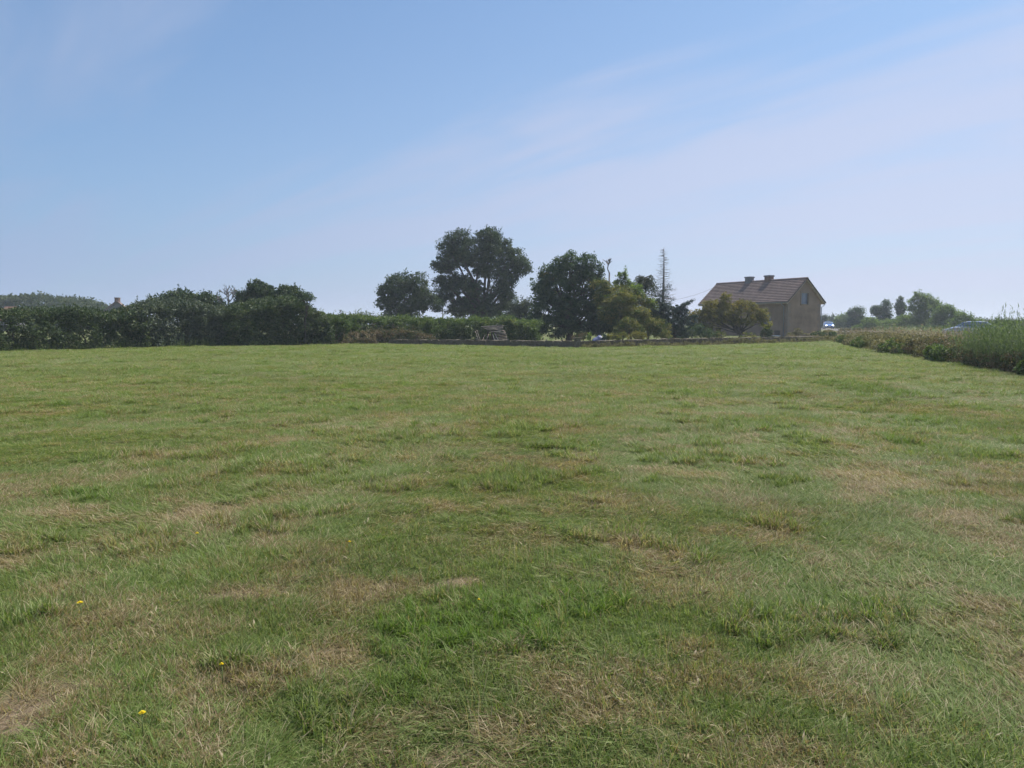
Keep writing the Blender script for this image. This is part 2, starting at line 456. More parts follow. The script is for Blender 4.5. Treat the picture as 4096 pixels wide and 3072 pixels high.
# ------------------------------------------------------------------ road
ROAD = [(110, 18), (75, 42), (56, 55), (46.5, 66), (43.3, 73), (43.5, 83), (48.4, 99), (56.5, 127), (65, 157), (85, 240), (120, 400)]
def smooth_path(pts, n):
    pts = [Vector(p + (0,)) if len(p) == 2 else Vector(p) for p in pts]
    out = []
    for i in range(len(pts) - 1):
        p0 = pts[max(i - 1, 0)]; p1 = pts[i]; p2 = pts[i + 1]; p3 = pts[min(i + 2, len(pts) - 1)]
        for k in range(n):
            t = k / n
            out.append(.5 * ((2 * p1) + (p2 - p0) * t + (2 * p0 - 5 * p1 + 4 * p2 - p3) * t * t + (3 * p1 - p0 - 3 * p2 + p3) * t ** 3))
    out.append(pts[-1]); return out
rp_ = smooth_path(ROAD, 8)
V = []; Fr = []
for i, p in enumerate(rp_):
    d = (rp_[min(i + 1, len(rp_) - 1)] - rp_[max(i - 1, 0)]).normalized(); q = Vector((d.y, -d.x, 0))
    for s, dz in ((-2.9, .02), (-2.6, .06), (0, .10), (2.6, .06), (2.9, .02)):
        c = p + q * s; V.append((c.x, c.y, float(gz0(c.y)) + dz))
    if i:
        for k in range(4): a = (i - 1) * 5 + k; Fr.append([a, a + 1, a + 6, a + 5])
tag(mesh_np('road', V, Fr, M['asphalt'], smooth=True), 'narrow grey country road bending past the house', kind='structure')

# ------------------------------------------------------------------ grass blades
def blade_mat():
    m, n, l = new_mat('grass_blades')
    a1 = n.new('ShaderNodeAttribute'); a1.attribute_name = 'rnd'
    ad = n.new('ShaderNodeAttribute'); ad.attribute_name = 'dry'; ad.attribute_type = 'INSTANCER'
    al = n.new('ShaderNodeAttribute'); al.attribute_name = 'lush'; al.attribute_type = 'INSTANCER'
    ar = n.new('ShaderNodeAttribute'); ar.attribute_name = 'tone'; ar.attribute_type = 'INSTANCER'
    g = ramp(n, [(0, (.085, .136, .030)), (.4, (.145, .208, .048)), (.75, (.215, .27, .082)), (1, (.34, .37, .17))])
    l.new(a1.outputs['Fac'], g.inputs[0])
    gl = ramp(n, [(0, (.085, .145, .026)), (.5, (.135, .215, .040)), (1, (.21, .29, .075))])
    l.new(a1.outputs['Fac'], gl.inputs[0])
    s = ramp(n, [(0, (.17, .115, .055)), (.3, (.27, .195, .105)), (.7, (.38, .30, .18)), (1, (.52, .43, .29))])
    l.new(a1.outputs['Fac'], s.inputs[0])
    def mix(f, a, b, bt='MIX'):
        t = n.new('ShaderNodeMix'); t.data_type = 'RGBA'; t.blend_type = bt
        l.new(f, t.inputs['Factor']) if not isinstance(f, float) else setattr(t.inputs['Factor'], 'default_value', f)
        for k, v in (('A', a), ('B', b)):
            if isinstance(v, tuple): t.inputs[k].default_value = (*v, 1)
            else: l.new(v, t.inputs[k])
        return t.outputs['Result']
    c = mix(al.outputs['Fac'], g.outputs[0], gl.outputs[0])
    a2 = n.new('ShaderNodeAttribute'); a2.attribute_name = 'rnd2'
    sub = n.new('ShaderNodeMath'); sub.operation = 'SUBTRACT'; l.new(ad.outputs['Fac'], sub.inputs[0]); l.new(a2.outputs['Fac'], sub.inputs[1])
    mr = n.new('ShaderNodeMapRange'); mr.inputs['From Min'].default_value = -.12; mr.inputs['From Max'].default_value = .12
    l.new(sub.outputs[0], mr.inputs['Value'])
    c = mix(mr.outputs[0], c, s.outputs[0])
    tn = ramp(n, [(0, (.72, .72, .72)), (.5, (1, 1, 1)), (1, (1.0, 1.0, 1.12))]); l.new(ar.outputs['Fac'], tn.inputs[0])
    c = mix(1.0, c, tn.outputs[0], 'MULTIPLY')
    pr = n.new('ShaderNodeBsdfPrincipled'); pr.inputs['Roughness'].default_value = .6; pr.inputs['Specular IOR Level'].default_value = .2
    l.new(c, pr.inputs['Base Color'])
    tr = n.new('ShaderNodeBsdfTranslucent'); l.new(mix(1.0, c, (1.15, 1.25, .6), 'MULTIPLY'), tr.inputs['Color'])
    mx = n.new('ShaderNodeMixShader'); mx.inputs[0].default_value = .4
    l.new(pr.outputs[0], mx.inputs[1]); l.new(tr.outputs[0], mx.inputs[2])
    o = n.new('ShaderNodeOutputMaterial'); l.new(mx.outputs[0], o.inputs[0]); return m
BLADE = blade_mat()

def blades(rng, n, rad, lmin, lmax, wmin, wmax, th0, th1, lean=None):
    """n curved tapering blades; th = angle from the vertical at foot / tip"""
    r = rad * np.sqrt(rng.random(n)); a = rng.random(n) * 2 * np.pi
    root = np.stack([r * np.cos(a), r * np.sin(a), np.full(n, -.008)], 1)
    L = lmin + (lmax - lmin) * rng.random(n) ** 1.5; W = wmin + (wmax - wmin) * rng.random(n)
    az = rng.random(n) * 2 * np.pi if lean is None else rng.normal(0, lean, n)
    t0 = np.radians(th0[0] + (th0[1] - th0[0]) * rng.random(n)); t1 = np.radians(th1[0] + (th1[1] - th1[0]) * rng.random(n))
    dx, dy = np.cos(az), np.sin(az)
    sx, sy = -dy, dx
    tw = rng.normal(0, .5, n)
    pts = [root]; cur = root.copy()
    for k in range(3):
        th = t0 + (t1 - t0) * (k + .5) / 3
        st = np.stack([dx * np.sin(th), dy * np.sin(th), np.cos(th)], 1) * (L / 3)[:, None]
        cur = cur + st; cur[:, 2] = np.maximum(cur[:, 2], .004 + .003 * rng.random(n)); pts.append(cur.copy())
    V = []; 
    for k, wf in enumerate((.8, 1., .7)):
        s = np.stack([sx, sy, tw * .4], 1) * (W * wf / 2)[:, None]
        V += [pts[k] - s, pts[k] + s]
    V.append(pts[3])
    V = np.stack(V, 1).reshape(-1, 3)
    b = np.arange(n)[:, None] * 7
    F = np.concatenate([b + np.array([[0, 1, 3]]), b + np.array([[0, 3, 2]]), b + np.array([[2, 3, 5]]), b + np.array([[2, 5, 4]]), b + np.array([[4, 5, 6]])])
    r1 = np.repeat(rng.random(n), 7); r2 = np.repeat(rng.random(n), 7)
    return V, F, r1, r2

def proto(name, parts):
    Vs, Fs, a, b = [], [], [], []; o = 0
    for V, F, r1, r2 in parts:
        Vs.append(V); Fs.append(F + o); a.append(r1); b.append(r2); o += len(V)
    ob = mesh_np(name, np.concatenate(Vs), np.concatenate(Fs), BLADE, attrs={'rnd': np.concatenate(a), 'rnd2': np.concatenate(b)})
    COL.objects.unlink(ob)
    return ob
tuftcol = bpy.data.collections.new('grass_tufts')
g_ = np.random.default_rng(5)
kinds = []
for k in range(3):   # 0-2 mown upright
    kinds.append(proto('tuft_a%d' % k, [blades(g_, 34, .085, .035, .10, .003, .006, (5, 45), (30, 95))]))
for k in range(3):   # 3-5 lying swathes
    kinds.append(proto('tuft_b%d' % k, [blades(g_, 26, .09, .06, .17, .0025, .0055, (45, 85), (70, 100), .45), blades(g_, 10, .08, .03, .07, .003, .005, (5, 50), (30, 90))]))
for k in range(2):   # 6-7 thick long green clump
    kinds.append(proto('tuft_c%d' % k, [blades(g_, 44, .06, .08, .19, .0035, .007, (3, 35), (40, 110))]))
for k in range(2):   # 8-9 thin dead litter on the soil
    kinds.append(proto('tuft_d%d' % k, [blades(g_, 20, .10, .04, .14, .002, .004, (78, 89), (85, 95))]))
# 10 broad leaf rosette, 11 tall stalks
kinds.append(proto('tuft_e', [blades(g_, 9, .02, .06, .11, .014, .022, (30, 65), (75, 105))]))
kinds.append(proto('tuft_f', [blades(g_, 3, .05, .22, .42, .0018, .0028, (5, 40), (30, 85))]))
for k, o in enumerate(kinds):
    o.name = 'tuft_%02d' % k; tuftcol.objects.link(o)

def grass_points():
    out = []
    bands = [(1.2, 4.5, 820, .68), (4.5, 8, 540, .74), (8, 14, 240, 1.0), (14, 24, 120, 1.35), (24, 38, 60, 1.8), (38, 64, 30, 2.3)]
    for y0, y1, den, sc in bands:
        w = .74 * y1 + 4.5
        n = int(den * 2 * w * (y1 - y0))
        x = (RNG.random(n) * 2 - 1) * w; y = y0 + RNG.random(n) * (y1 - y0)
        k = np.abs(x) < .74 * y + 4.5
        out.append((x[k], y[k], np.full(k.sum(), sc)))
    x = np.concatenate([o[0] for o in out]); y = np.concatenate([o[1] for o in out]); s = np.concatenate([o[2] for o in out])
    return x, y, s
x, y, s = grass_points()
# only as far as the field reaches
fe = np.interp(x, [-60, -26.2, -19.4, -12.4, -8, 4, 12, 24.5], [36, 39.5, 47.5, 50.5, 52, 44.8, 50, 60])
rx = np.interp(y, [0, 15, 22.6, 28.3, 36, 57.6, 70], [12.5, 14.5, 15.6, 16.8, 19.4, 25, 28])
keep = (y < fe + 3) & (x < rx + .6)
x, y, s = x[keep], y[keep], s[keep]
d, b, u = cond(x, y)
keep = RNG.random(len(x)) > b * .55
x, y, s, d, b, u = [q[keep] for q in (x, y, s, d, b, u)]
n = len(x)
r = RNG.random(n)
lay = fbm(x * .35 + 3, y * .5 + 11, 3)
pick = np.where(r < .5, RNG.integers(0, 3, n), RNG.integers(3, 6, n))
pick = np.where((lay > .55) & (r < .8), RNG.integers(3, 6, n), pick)
cl = fbm(x * 1.5 + 55, y * 1.5 + 21, 2)
pick = np.where((cl > .68) & (RNG.random(n) < .3), RNG.integers(6, 8, n), pick)
pick = np.where((u > .5) & (RNG.random(n) < .18), RNG.integers(6, 8, n), pick)
pick = np.where(RNG.random(n) < b * 1.1, RNG.integers(8, 10, n), pick)
pick = np.where((RNG.random(n) < .012) & (y < 9), 10, pick)
pick = np.where((RNG.random(n) < .012) & (y < 16), 11, pick)
ang = (fbm(x * .5 + 8, y * .5 + 1, 2) - .5) * 9 + .5 + RNG.normal(0, 1.0, n)
hs = .70 + .5 * fbm(x * 1.2 + 13, y * 1.2 + 77, 3) * (1 + .25 * u)
hs = hs * (.75 + .5 * RNG.random(n))
rot = np.stack([RNG.normal(0, .08, n), RNG.normal(0, .08, n), ang], 1)
sxy = s * (.8 + .4 * RNG.random(n))
scl = np.stack([sxy, sxy, hs * (.80 + .22 * (s - .75))], 1)
pts = np.stack([x, y, gz(x, y)], 1)
dd = np.clip(d * (.80 - .50 * np.clip((y - 8) / 20, 0, 1)) + .08 + RNG.normal(0, .08, n), 0, 1)
dd = np.where((pick == 11), 1.1, dd); dd = np.where((pick == 8) | (pick == 9), np.maximum(dd, .85), dd)
tone = np.clip(fbm(x * .8 + 31, y * .8 + 44, 3) + RNG.normal(0, .15, n), 0, 1)

def scatter(name, pts, rot, scl, pick, coll, extra):
    me = bpy.data.meshes.new(name)
    me.vertices.add(len(pts)); me.vertices.foreach_set('co', np.asarray(pts, np.float32).ravel())
    for k, v in (('rot', rot), ('scl', scl)):
        at = me.attributes.new(k, 'FLOAT_VECTOR', 'POINT'); at.data.foreach_set('vector', np.asarray(v, np.float32).ravel())
    at = me.attributes.new('pick', 'INT', 'POINT'); at.data.foreach_set('value', np.asarray(pick, np.int32))
    for k, v in extra.items():
        at = me.attributes.new(k, 'FLOAT', 'POINT'); at.data.foreach_set('value', np.asarray(v, np.float32))
    ob = bpy.data.objects.new(name, me); COL.objects.link(ob)
    ng = bpy.data.node_groups.new(name + '_nodes', 'GeometryNodeTree')
    ng.interface.new_socket('Geometry', in_out='INPUT', socket_type='NodeSocketGeometry')
    ng.interface.new_socket('Geometry', in_out='OUTPUT', socket_type='NodeSocketGeometry')
    N, L = ng.nodes, ng.links
    gi, go = N.new('NodeGroupInput'), N.new('NodeGroupOutput')
    ip = N.new('GeometryNodeInstanceOnPoints'); ci = N.new('GeometryNodeCollectionInfo')
    ci.inputs['Collection'].default_value = coll; ci.inputs['Separate Children'].default_value = True; ci.inputs['Reset Children'].default_value = True
    def na(nm, ty):
        a = N.new('GeometryNodeInputNamedAttribute'); a.data_type = ty; a.inputs['Name'].default_value = nm
        return [o for o in a.outputs if o.enabled and o.name == 'Attribute'][0]
    e2r = N.new('FunctionNodeEulerToRotation')
    L.new(na('rot', 'FLOAT_VECTOR'), e2r.inputs[0]); L.new(e2r.outputs[0], ip.inputs['Rotation'])
    L.new(na('scl', 'FLOAT_VECTOR'), ip.inputs['Scale']); L.new(na('pick', 'INT'), ip.inputs['Instance Index'])
    ip.inputs['Pick Instance'].default_value = True
    L.new(gi.outputs[0], ip.inputs['Points']); L.new(ci.outputs[0], ip.inputs['Instance']); L.new(ip.outputs[0], go.inputs[0])
    md = ob.modifiers.new('scatter', 'NODES'); md.node_group = ng
    return ob
grass = scatter('grass', pts, rot, scl, pick, tuftcol, {'dry': dd, 'lush': u, 'tone': tone})
tag(grass, 'short mown meadow grass, green with straw-coloured dry patches', 'grass', kind='stuff')

# ------------------------------------------------------------------ foliage tools
def quads(C, size, aspect=.55, up=0.0, axis_dir=None, rng=RNG):
    """one rhombic leaf per centre, random orientation"""
    n = len(C)
    nrm = rng.normal(size=(n, 3)); nrm[:, 2] = nrm[:, 2] + up * np.sign(nrm[:, 2] + 1e-9)
    nrm /= np.linalg.norm(nrm, axis=1)[:, None]
    t = rng.normal(size=(n, 3)) if axis_dir is None else axis_dir + rng.normal(size=(n, 3)) * .25
    t -= (t * nrm).sum(1)[:, None] * nrm; t /= np.linalg.norm(t, axis=1)[:, None] + 1e-9
    bt = np.cross(nrm, t)
    s = (size * (.6 + .8 * rng.random(n)))[:, None]
    V = np.stack([C - t * s / 2, C + bt * s * aspect / 2 + nrm * s * .08, C + t * s / 2, C - bt * s * aspect / 2 + nrm * s * .08], 1).reshape(-1, 3)
    F = np.arange(n * 4).reshape(n, 4)
    return V, F

def clump_leaves(CC, rc, per, flat=.7, rng=RNG):
    """leaf centres in little flattened clumps, with a tone shared by each clump"""
    m = len(CC); k = np.repeat(np.arange(m), per)
    d = rng.normal(size=(m * per, 3)); d /= np.linalg.norm(d, axis=1)[:, None]
    rad = rng.random(m * per) ** .5
    rcs = (rc * (.55 + .9 * rng.random(m)))[k]
    off = d * (rad * rcs)[:, None]; off[:, 2] *= flat
    tone = np.clip(rng.random(m)[k] * .75 + rng.random(m * per) * .4 - .07, 0, 1)
    return CC[k] + off, tone

def in_lobes(lobes, n, shell=.5, rng=RNG):
    """lobes: (centre, rx, ry, rz)"""
    w = np.array([(l[1] * l[2] * l[3]) ** .72 for l in lobes]); w /= w.sum()
    k = rng.choice(len(lobes), n, p=w)
    d = rng.normal(size=(n, 3)); d /= np.linalg.norm(d, axis=1)[:, None]
    rr = shell + (1.0 - shell) * rng.random(n) ** .6
    c = np.array([list(l[0]) for l in lobes]); rad = np.array([[l[1], l[2], l[3]] for l in lobes])
    return c[k] + d * rad[k] * rr[:, None], k

def limb_path(a, b, sag=.12, n=5, rng=random):
    a, b = Vector(a), Vector(b); L = (b - a).length
    out = []
    for i in range(n + 1):
        t = i / n
        p = a.lerp(b, t)
        p += Vector((rng.uniform(-1, 1), rng.uniform(-1, 1), rng.uniform(-.6, .6))) * L * .05 * math.sin(t * math.pi)
        p.z += math.sin(t * math.pi) * L * sag * .5
        out.append(p)
    return out

def px_lobes(lobes, Y, dscale=.9):
    out = []
    for l in lobes:
        px, py, rx, ry = l[:4]; off = l[4] if len(l) > 4 else 0
        c = P(px, py, Y + off)
        rX = rx * (Y + off) / F_PX; rZ = ry * (Y + off) / F_PX
        out.append((c, rX, (rX + rZ) / 2 * dscale, rZ))
    return out

def tree(name, label, cat, Y, base_px, lobes, mat, n=420, rc=.45, per=42, leaf=.17, tr=.22, shell=.45, group=None, bark='bark', extra=None, flat=.7, wisps=.06, twigs=True):
    L = px_lobes(lobes, Y)
    bx = (base_px - 2048) / F_PX * Y
    b = Vector((bx, Y, float(gz0(Y))))
    root = empty(name, b, 0, label, cat, group)
    CC, k = in_lobes(L, n, shell)
    # some sprays just outside the crown
    nw = int(n * wisps)
    if nw:
        d = CC[:nw] - np.array([list(L[i][0]) for i in k[:nw]])
        CC[:nw] = CC[:nw] + d * (.08 + .12 * RNG.random(nw))[:, None]
    CC[:, 2] = np.maximum(CC[:, 2], b.z + .15)
    C, tone = clump_leaves(CC, rc, per, flat)
    V, F = quads(C, leaf)
    crown = mesh_np('crown', V - np.array(b), F, M[mat], root, {'rnd': np.repeat(tone, 4)})
    if extra:
        for (elobes, emat, en) in extra:
            E, _ = in_lobes(px_lobes(elobes, Y), en, .3)
            C, tone = clump_leaves(E, rc * .8, per, flat)
            V, F = quads(C, leaf)
            mesh_np('foliage_patch', V - np.array(b), F, M[emat], root, {'rnd': np.repeat(tone, 4)})['kind'] = 'stuff'
    zmid = min(l[0].z for l in L)
    st = CC[RNG.integers(0, len(CC), max(6, len(CC) // 8))]
    st = st[st[:, 2] > np.median(CC[:, 2])]
    if len(st):
        m_ = len(st); ln = rc * (.8 + .9 * RNG.random(m_)); dv = np.stack([RNG.normal(0, .35, m_), RNG.normal(0, .35, m_), np.ones(m_)], 1)
        tt = RNG.random((m_, 18)); S_ = (st[:, None, :] + dv[:, None, :] * (ln[:, None] * tt)[..., None] + RNG.normal(0, leaf * .35, (m_, 18, 3)) * (1.2 - tt)[..., None]).reshape(-1, 3)
        V, F = quads(S_, leaf * .8)
        mesh_np('shoots', V - np.array(b), F, M[mat], root, {'rnd': np.repeat(RNG.random(len(S_)), 4)})['kind'] = 'stuff'
    top = Vector((bx + .1, Y, max(b.z + .4, zmid)))
    mb = MB(); mb.tube([p - b for p in limb_path(b - Vector((0, 0, .2)), top, 0)], [tr * (1.25 - .55 * i / 5) for i in range(6)], 8)
    mb.build('trunk', M[bark], root, True)
    mb = MB()
    for l in L:
        mb.tube([p - b for p in limb_path(b.lerp(top, .7), l[0] + Vector((0, 0, l[3] * .5)))], [tr * .6 * (1 - .8 * i / 5) for i in range(6)], 5)
    if twigs:
        for i in range(0, len(CC), max(1, len(CC) // 70)):
            c = Vector(CC[i]); l = L[k[i]][0]
            mb.tube([p - b for p in limb_path(l, c, .1, 3)], [tr * .22, tr * .16, tr * .1, tr * .04], 4, False)
    mb.build('limbs', M[bark], root, True)
    return root

def hedge(name, label, cat, base, top, thick, mat, ncl, rc=.32, per=36, leaf=.13, group=None, shoots=0, bulge=.25, root=None, Yoff=0., stems=0, kind=None, jitter=.10, part=None, mat_shoot=None):
    """foliage mass that stands on a base line given in world (x, y) with a crest height profile"""
    base = np.array(base, float); bt = np.concatenate([[0], np.cumsum(np.linalg.norm(np.diff(base, axis=0), axis=1))]); bt /= bt[-1]
    top = np.array(top, float)
    n = ncl
    u = RNG.random(n)
    bx = np.interp(u, bt, base[:, 0]); by = np.interp(u, bt, base[:, 1])
    tu = np.interp(u, top[:, 0], top[:, 1])
    hgt = tu - gz0(by)
    hgt = hgt * (1 + jitter * 2 * (fbm(u * 23 + (len(label) * 7) % 97, u * 0 + 3.3, 3) - .5)) + RNG.normal(0, .03, n)
    w = RNG.random(n)          # around the section: front face 0..0.5, crown .5..1
    q = np.where(w < .55, w / .55, 1.0)
    tdep = np.where(w < .55, 0, (w - .55) / .45)
    z = np.where(w < .55, q * .95, 1 - bulge * (tdep * 2 - 1) ** 2 * .6) * hgt
    inset = np.where(w < .55, (1 - np.sqrt(np.clip(1 - q ** 4, 0, 1))) * .35 * thick, tdep * thick)
    bump_ = (fbm(u * bt.size * 9 + 3, q * 3 + 7, 3) - .5) * thick * .5
    inner = RNG.random(n) < .3
    z = np.where(inner, z * (.3 + .65 * RNG.random(n)), z); inset = np.where(inner, inset + RNG.random(n) * thick * .4, inset + bump_)
    dx = np.interp(u + .01, bt, base[:, 0]) - np.interp(u - .01, bt, base[:, 0]); dy = np.interp(u + .01, bt, base[:, 1]) - np.interp(u - .01, bt, base[:, 1])
    L = np.hypot(dx, dy); nxn, nyn = -dy / L, dx / L
    sg = np.where(nxn * bx + nyn * by > 0, 1, -1)     # points away from the viewer
    X = bx + nxn * sg * inset; Yv = by + nyn * sg * inset
    CC = np.stack([X, Yv, gz0(Yv) + np.maximum(z - rc * .5, .05)], 1)
    C, tone = clump_leaves(CC, rc, per, .8)
    C[:, 2] = np.maximum(C[:, 2], gz0(C[:, 1]) + .02)
    V, F = quads(C, leaf)
    r = np.repeat(tone, 4)
    if root is None:
        o = mesh_np(name, V, F, M[mat], None, {'rnd': r}); tag(o, label, cat, group, kind)
        inv = Vector((0, 0, 0))
    else:
        inv = root.location
        o = mesh_np(part or 'foliage', V - np.array(inv), F, M[mat], root, {'rnd': r})
    if shoots:
        mm = RNG.integers(0, n, shoots); mm = mm[w[mm] > .6] if (w > .6).any() else mm
        st = CC[mm]; m = len(st)
        ln = .25 + .45 * RNG.random(m)
        d = np.stack([RNG.normal(0, .22, m), RNG.normal(0, .22, m), np.ones(m)], 1)
        per2 = 12
        t = RNG.random((m, per2))
        S = st[:, None, :] + d[:, None, :] * (ln[:, None] * t)[..., None] + RNG.normal(0, .025, (m, per2, 3))
        S = S.reshape(-1, 3)
        V, F = quads(S, leaf * .75)
        mesh_np('shoots', V - np.array(inv), F, M[mat_shoot or mat], o if root is None else root, {'rnd': np.repeat(RNG.random(len(S)), 4)})['kind'] = 'stuff'
    if stems:
        mb = MB()
        for i in range(stems):
            uu = random.random(); xx = float(np.interp(uu, bt, base[:, 0])); yy = float(np.interp(uu, bt, base[:, 1])) + thick * .3
            h = float(np.interp(uu, top[:, 0], top[:, 1]) - gz0(yy)) * .8
            z0 = float(gz0(yy))
            mb.tube([p - inv for p in limb_path((xx, yy, z0), (xx + random.uniform(-.5, .5), yy + random.uniform(-.2, .2), z0 + h), 0, 4)], [.05, .045, .035, .025, .01], 5, False)
        mb.build('stems', M['bark'], o if root is None else root, True)['kind'] = 'stuff'
    return o

def top_from_px(pts, base, Yadd=0.):
    """crest heights from photo pixels measured at the depth of the base line"""
    base = np.array(base, float); bt = np.concatenate([[0], np.cumsum(np.linalg.norm(np.diff(base, axis=0), axis=1))]); bt /= bt[-1]
    out = []
    uu = np.linspace(0, 1, 400); X = np.interp(uu, bt, base[:, 0]); Y = np.interp(uu, bt, base[:, 1]); pxs = 2048 + F_PX * X / Y
    for px, py in pts:
        i = int(np.argmin(np.abs(pxs - px)))
        out.append((uu[i], P(px, py, Y[i] + Yadd).z))
    out.sort(); return out

def bxy(px, Y): return ((px - 2048) / F_PX * Y, Y)

# ------------------------------------------------------------------ far background
def far_wood(name, label, Y, prof, mat='far', n=900, rc=1.2, leaf=.5, thick=12):
    b = [bxy(p[0], Y) for p in prof]
    t = top_from_px(prof, b)
    o = hedge(name, label, 'wood', b, t, thick, mat, n, rc=rc, per=30, leaf=leaf, kind='stuff', jitter=.04)
    return o
far_wood('distant_wood', 'distant wooded rise far left behind the dark hedge', 150, [(-700, 1180), (-300, 1160), (0, 1180), (60, 1174), (90, 1167), (125, 1170), (150, 1181), (215, 1181), (265, 1184), (300, 1196), (340, 1212), (420, 1240)], n=1500)
far_wood('distant_wood', 'long low line of far woodland along the whole horizon', 330, [(-1200, 1272), (-300, 1262), (400, 1262), (900, 1268), (1300, 1262), (1390, 1256), (1430, 1247), (1450, 1243), (1480, 1250), (1540, 1262), (1650, 1274), (1800, 1276), (2050, 1272), (2500, 1270), (3000, 1274), (3300, 1272), (3345, 1270), (3800, 1272), (4100, 1274), (5200, 1270)], n=2600, rc=2.2, leaf=.9, thick=25)

# small cottages whose roofs show above the hedge
def cottage(px, py_ridge, Y, w, l, rz, wallm, roofm, label, chim=True):
    p = P(px, py_ridge, Y); z0 = float(gz0(Y))
    root = empty('cottage', (p.x, Y, z0), rz, label, 'house')
    H = p.z - z0; rise = w * .45; e = H - rise
    mb = MB(); mb.box((0, 0, e / 2), (w, l, e))
    mb.add([(-w / 2, -l / 2, e), (w / 2, -l / 2, e), (0, -l / 2, H - .1), (-w / 2, l / 2, e), (w / 2, l / 2, e), (0, l / 2, H - .1)], [[0, 1, 2], [3, 5, 4]])
    mb.build('wall', M[wallm], root)
    mb = MB()
    for s in (-1, 1):
        a = Vector((s * (w / 2 + .3), 0, e - .25)); r = Vector((0, 0, H))
        y0, y1 = -l / 2 - .3, l / 2 + .3; th = Vector((0, 0, .15))
        q = [(a.x, y0, a.z), (a.x, y1, a.z), (0, y1, H), (0, y0, H)]
        mb.add(q + [(v[0], v[1], v[2] + .15) for v in q], [[0, 1, 2, 3], [4, 7, 6, 5], [0, 4, 5, 1], [1, 5, 6, 2], [2, 6, 7, 3], [3, 7, 4, 0]])
    rf = mb.build('roof', M[roofm], root)
    if chim:
        for cy in (-l / 2 + .5, l / 2 - .5):
            mb = MB(); mb.box((0, cy, H + .15), (.6, .6, .7)); mb.box((0, cy, H + .55), (.7, .7, .1)); mb.build('chimney', M['brick'], rf)
    return root
c1 = cottage(470, 1206, 120, 4.6, 2.2, R(20), 'cement', 'tile', 'far grey cottage gable with chimneys peeping over the left hedge')
c2 = cottage(43, 1230, 128, 4.4, 1.6, R(80), 'cement', 'redtile', 'far orange roofed cottage half hidden at the left edge', chim=False)

# ------------------------------------------------------------------ left hedge and the trees in it
HA = [(-44, 31), bxy(-500, 36.4), bxy(0, 39.8), bxy(300, 42.2), bxy(590, 45)]
hedge('hedge', 'long dark hedge filling the left edge below the wooded rise', 'hedge', HA,
      [(0, 2.9)] + top_from_px([(-500, 1210), (0, 1224), (26, 1240), (58, 1242), (80, 1226), (160, 1226), (320, 1224), (400, 1236), (440, 1248), (510, 1246), (545, 1226), (590, 1214)], HA), 2.6, 'hedge', 3600, shoots=500, stems=40)
HB = [bxy(560, 44.8), bxy(740, 46.8), bxy(950, 48.2)]
hedge('bush', 'dark grey-green thicket right of the low left hedge under the bare tree', 'bush', HB,
      top_from_px([(560, 1225), (620, 1208), (690, 1200), (800, 1205), (870, 1220), (940, 1232)], HB), 3.0, 'grey', 1250, shoots=200, stems=14)
HC = [bxy(900, 47.5), bxy(1060, 48.6), bxy(1200, 49.6), bxy(1330, 50.6)]
hedge('bush', 'tallest rounded dark bush at the right end of the left hedge', 'bush', HC,
      top_from_px([(900, 1245), (960, 1222), (1040, 1198), (1120, 1186), (1180, 1186), (1240, 1214), (1290, 1250), (1330, 1262)], HC), 3.4, 'hedge', 1500, shoots=220, stems=14)
tree('tree', 'low broad tree behind the thicket on the left', 'tree', 54, 740, [(640, 1215, 60, 30), (715, 1195, 60, 30), (780, 1192, 55, 24), (840, 1208, 50, 30), (760, 1240, 120, 50)], 'oak', n=300)
tree('tree', 'dark jagged tree rising above the rounded bush, pointed top', 'tree', 55, 1030, [(1025, 1158, 34, 34), (1065, 1170, 42, 30), (985, 1190, 40, 26), (960, 1222, 30, 22), (1040, 1220, 80, 60)], 'oak', n=340, rc=.35)
tree('tree', 'small tree top showing right of the jagged dark tree', 'tree', 54, 1140, [(1150, 1168, 44, 24), (1185, 1185, 34, 26), (1140, 1210, 60, 50)], 'oak', n=220, rc=.34)
tree('sapling', 'wispy leaning sapling on the right flank of the rounded bush', 'sapling', 49.5, 1225, [(1232, 1185, 24, 16), (1215, 1205, 20, 18), (1248, 1195, 14, 14)], 'dark', n=46, rc=.2, per=16, leaf=.11, tr=.05)

def dead_tree(name, label, Y, base, H, spread, trunk_r=.08, levels=4, seed=1, mat='deadwood', fork=3, up=.8, tilt=0, z0=None):
    rg = random.Random(seed)
    b = P(base[0], base[1], Y); zg = float(gz0(Y))
    root = empty(name, (b.x, Y, zg), 0, label, 'dead tree')
    mb = MB(); mbt = MB()
    def grow(p, d, L, r, lv, target):
        pts = [p]; q = p
        for k in range(3):
            d = (d + Vector((rg.gauss(0, .16), rg.gauss(0, .16), rg.gauss(0, .08) + .05))).normalized()
            q = q + d * L / 3; pts.append(q)
        target.tube(pts, [r, r * .9, r * .78, r * .62], 5, False)
        if lv <= 0: return
        for k in range(fork):
            a = rg.uniform(0, 2 * math.pi)
            nd = (d * up + Vector((math.cos(a), math.sin(a), rg.uniform(-.1, .4))) * spread).normalized()
            st = pts[rg.choice((2, 3, 3))]
            grow(st, nd, L * rg.uniform(.6, .85), r * .70, lv - 1, mb)
    start = Vector((0, 0, 0)); hb = b.z - zg
    mbt.tube([start, Vector((0, 0, hb * .5)), Vector((0.03, 0, hb))], [trunk_r * 1.5, trunk_r * 1.25, trunk_r * 1.02], 6)
    grow(Vector((0.03, 0, hb)), Vector((tilt, 0, 1)), H * .38, trunk_r, levels, mbt)
    mbt.build('trunk', M[mat], root, True); mb.build('branch', M[mat], root, True)
    return root
dead_tree('bare_tree', 'leafless grey tree standing up out of the thicket', 50.5, (912, 1232), 1.5, .62, .055, 4, 4)
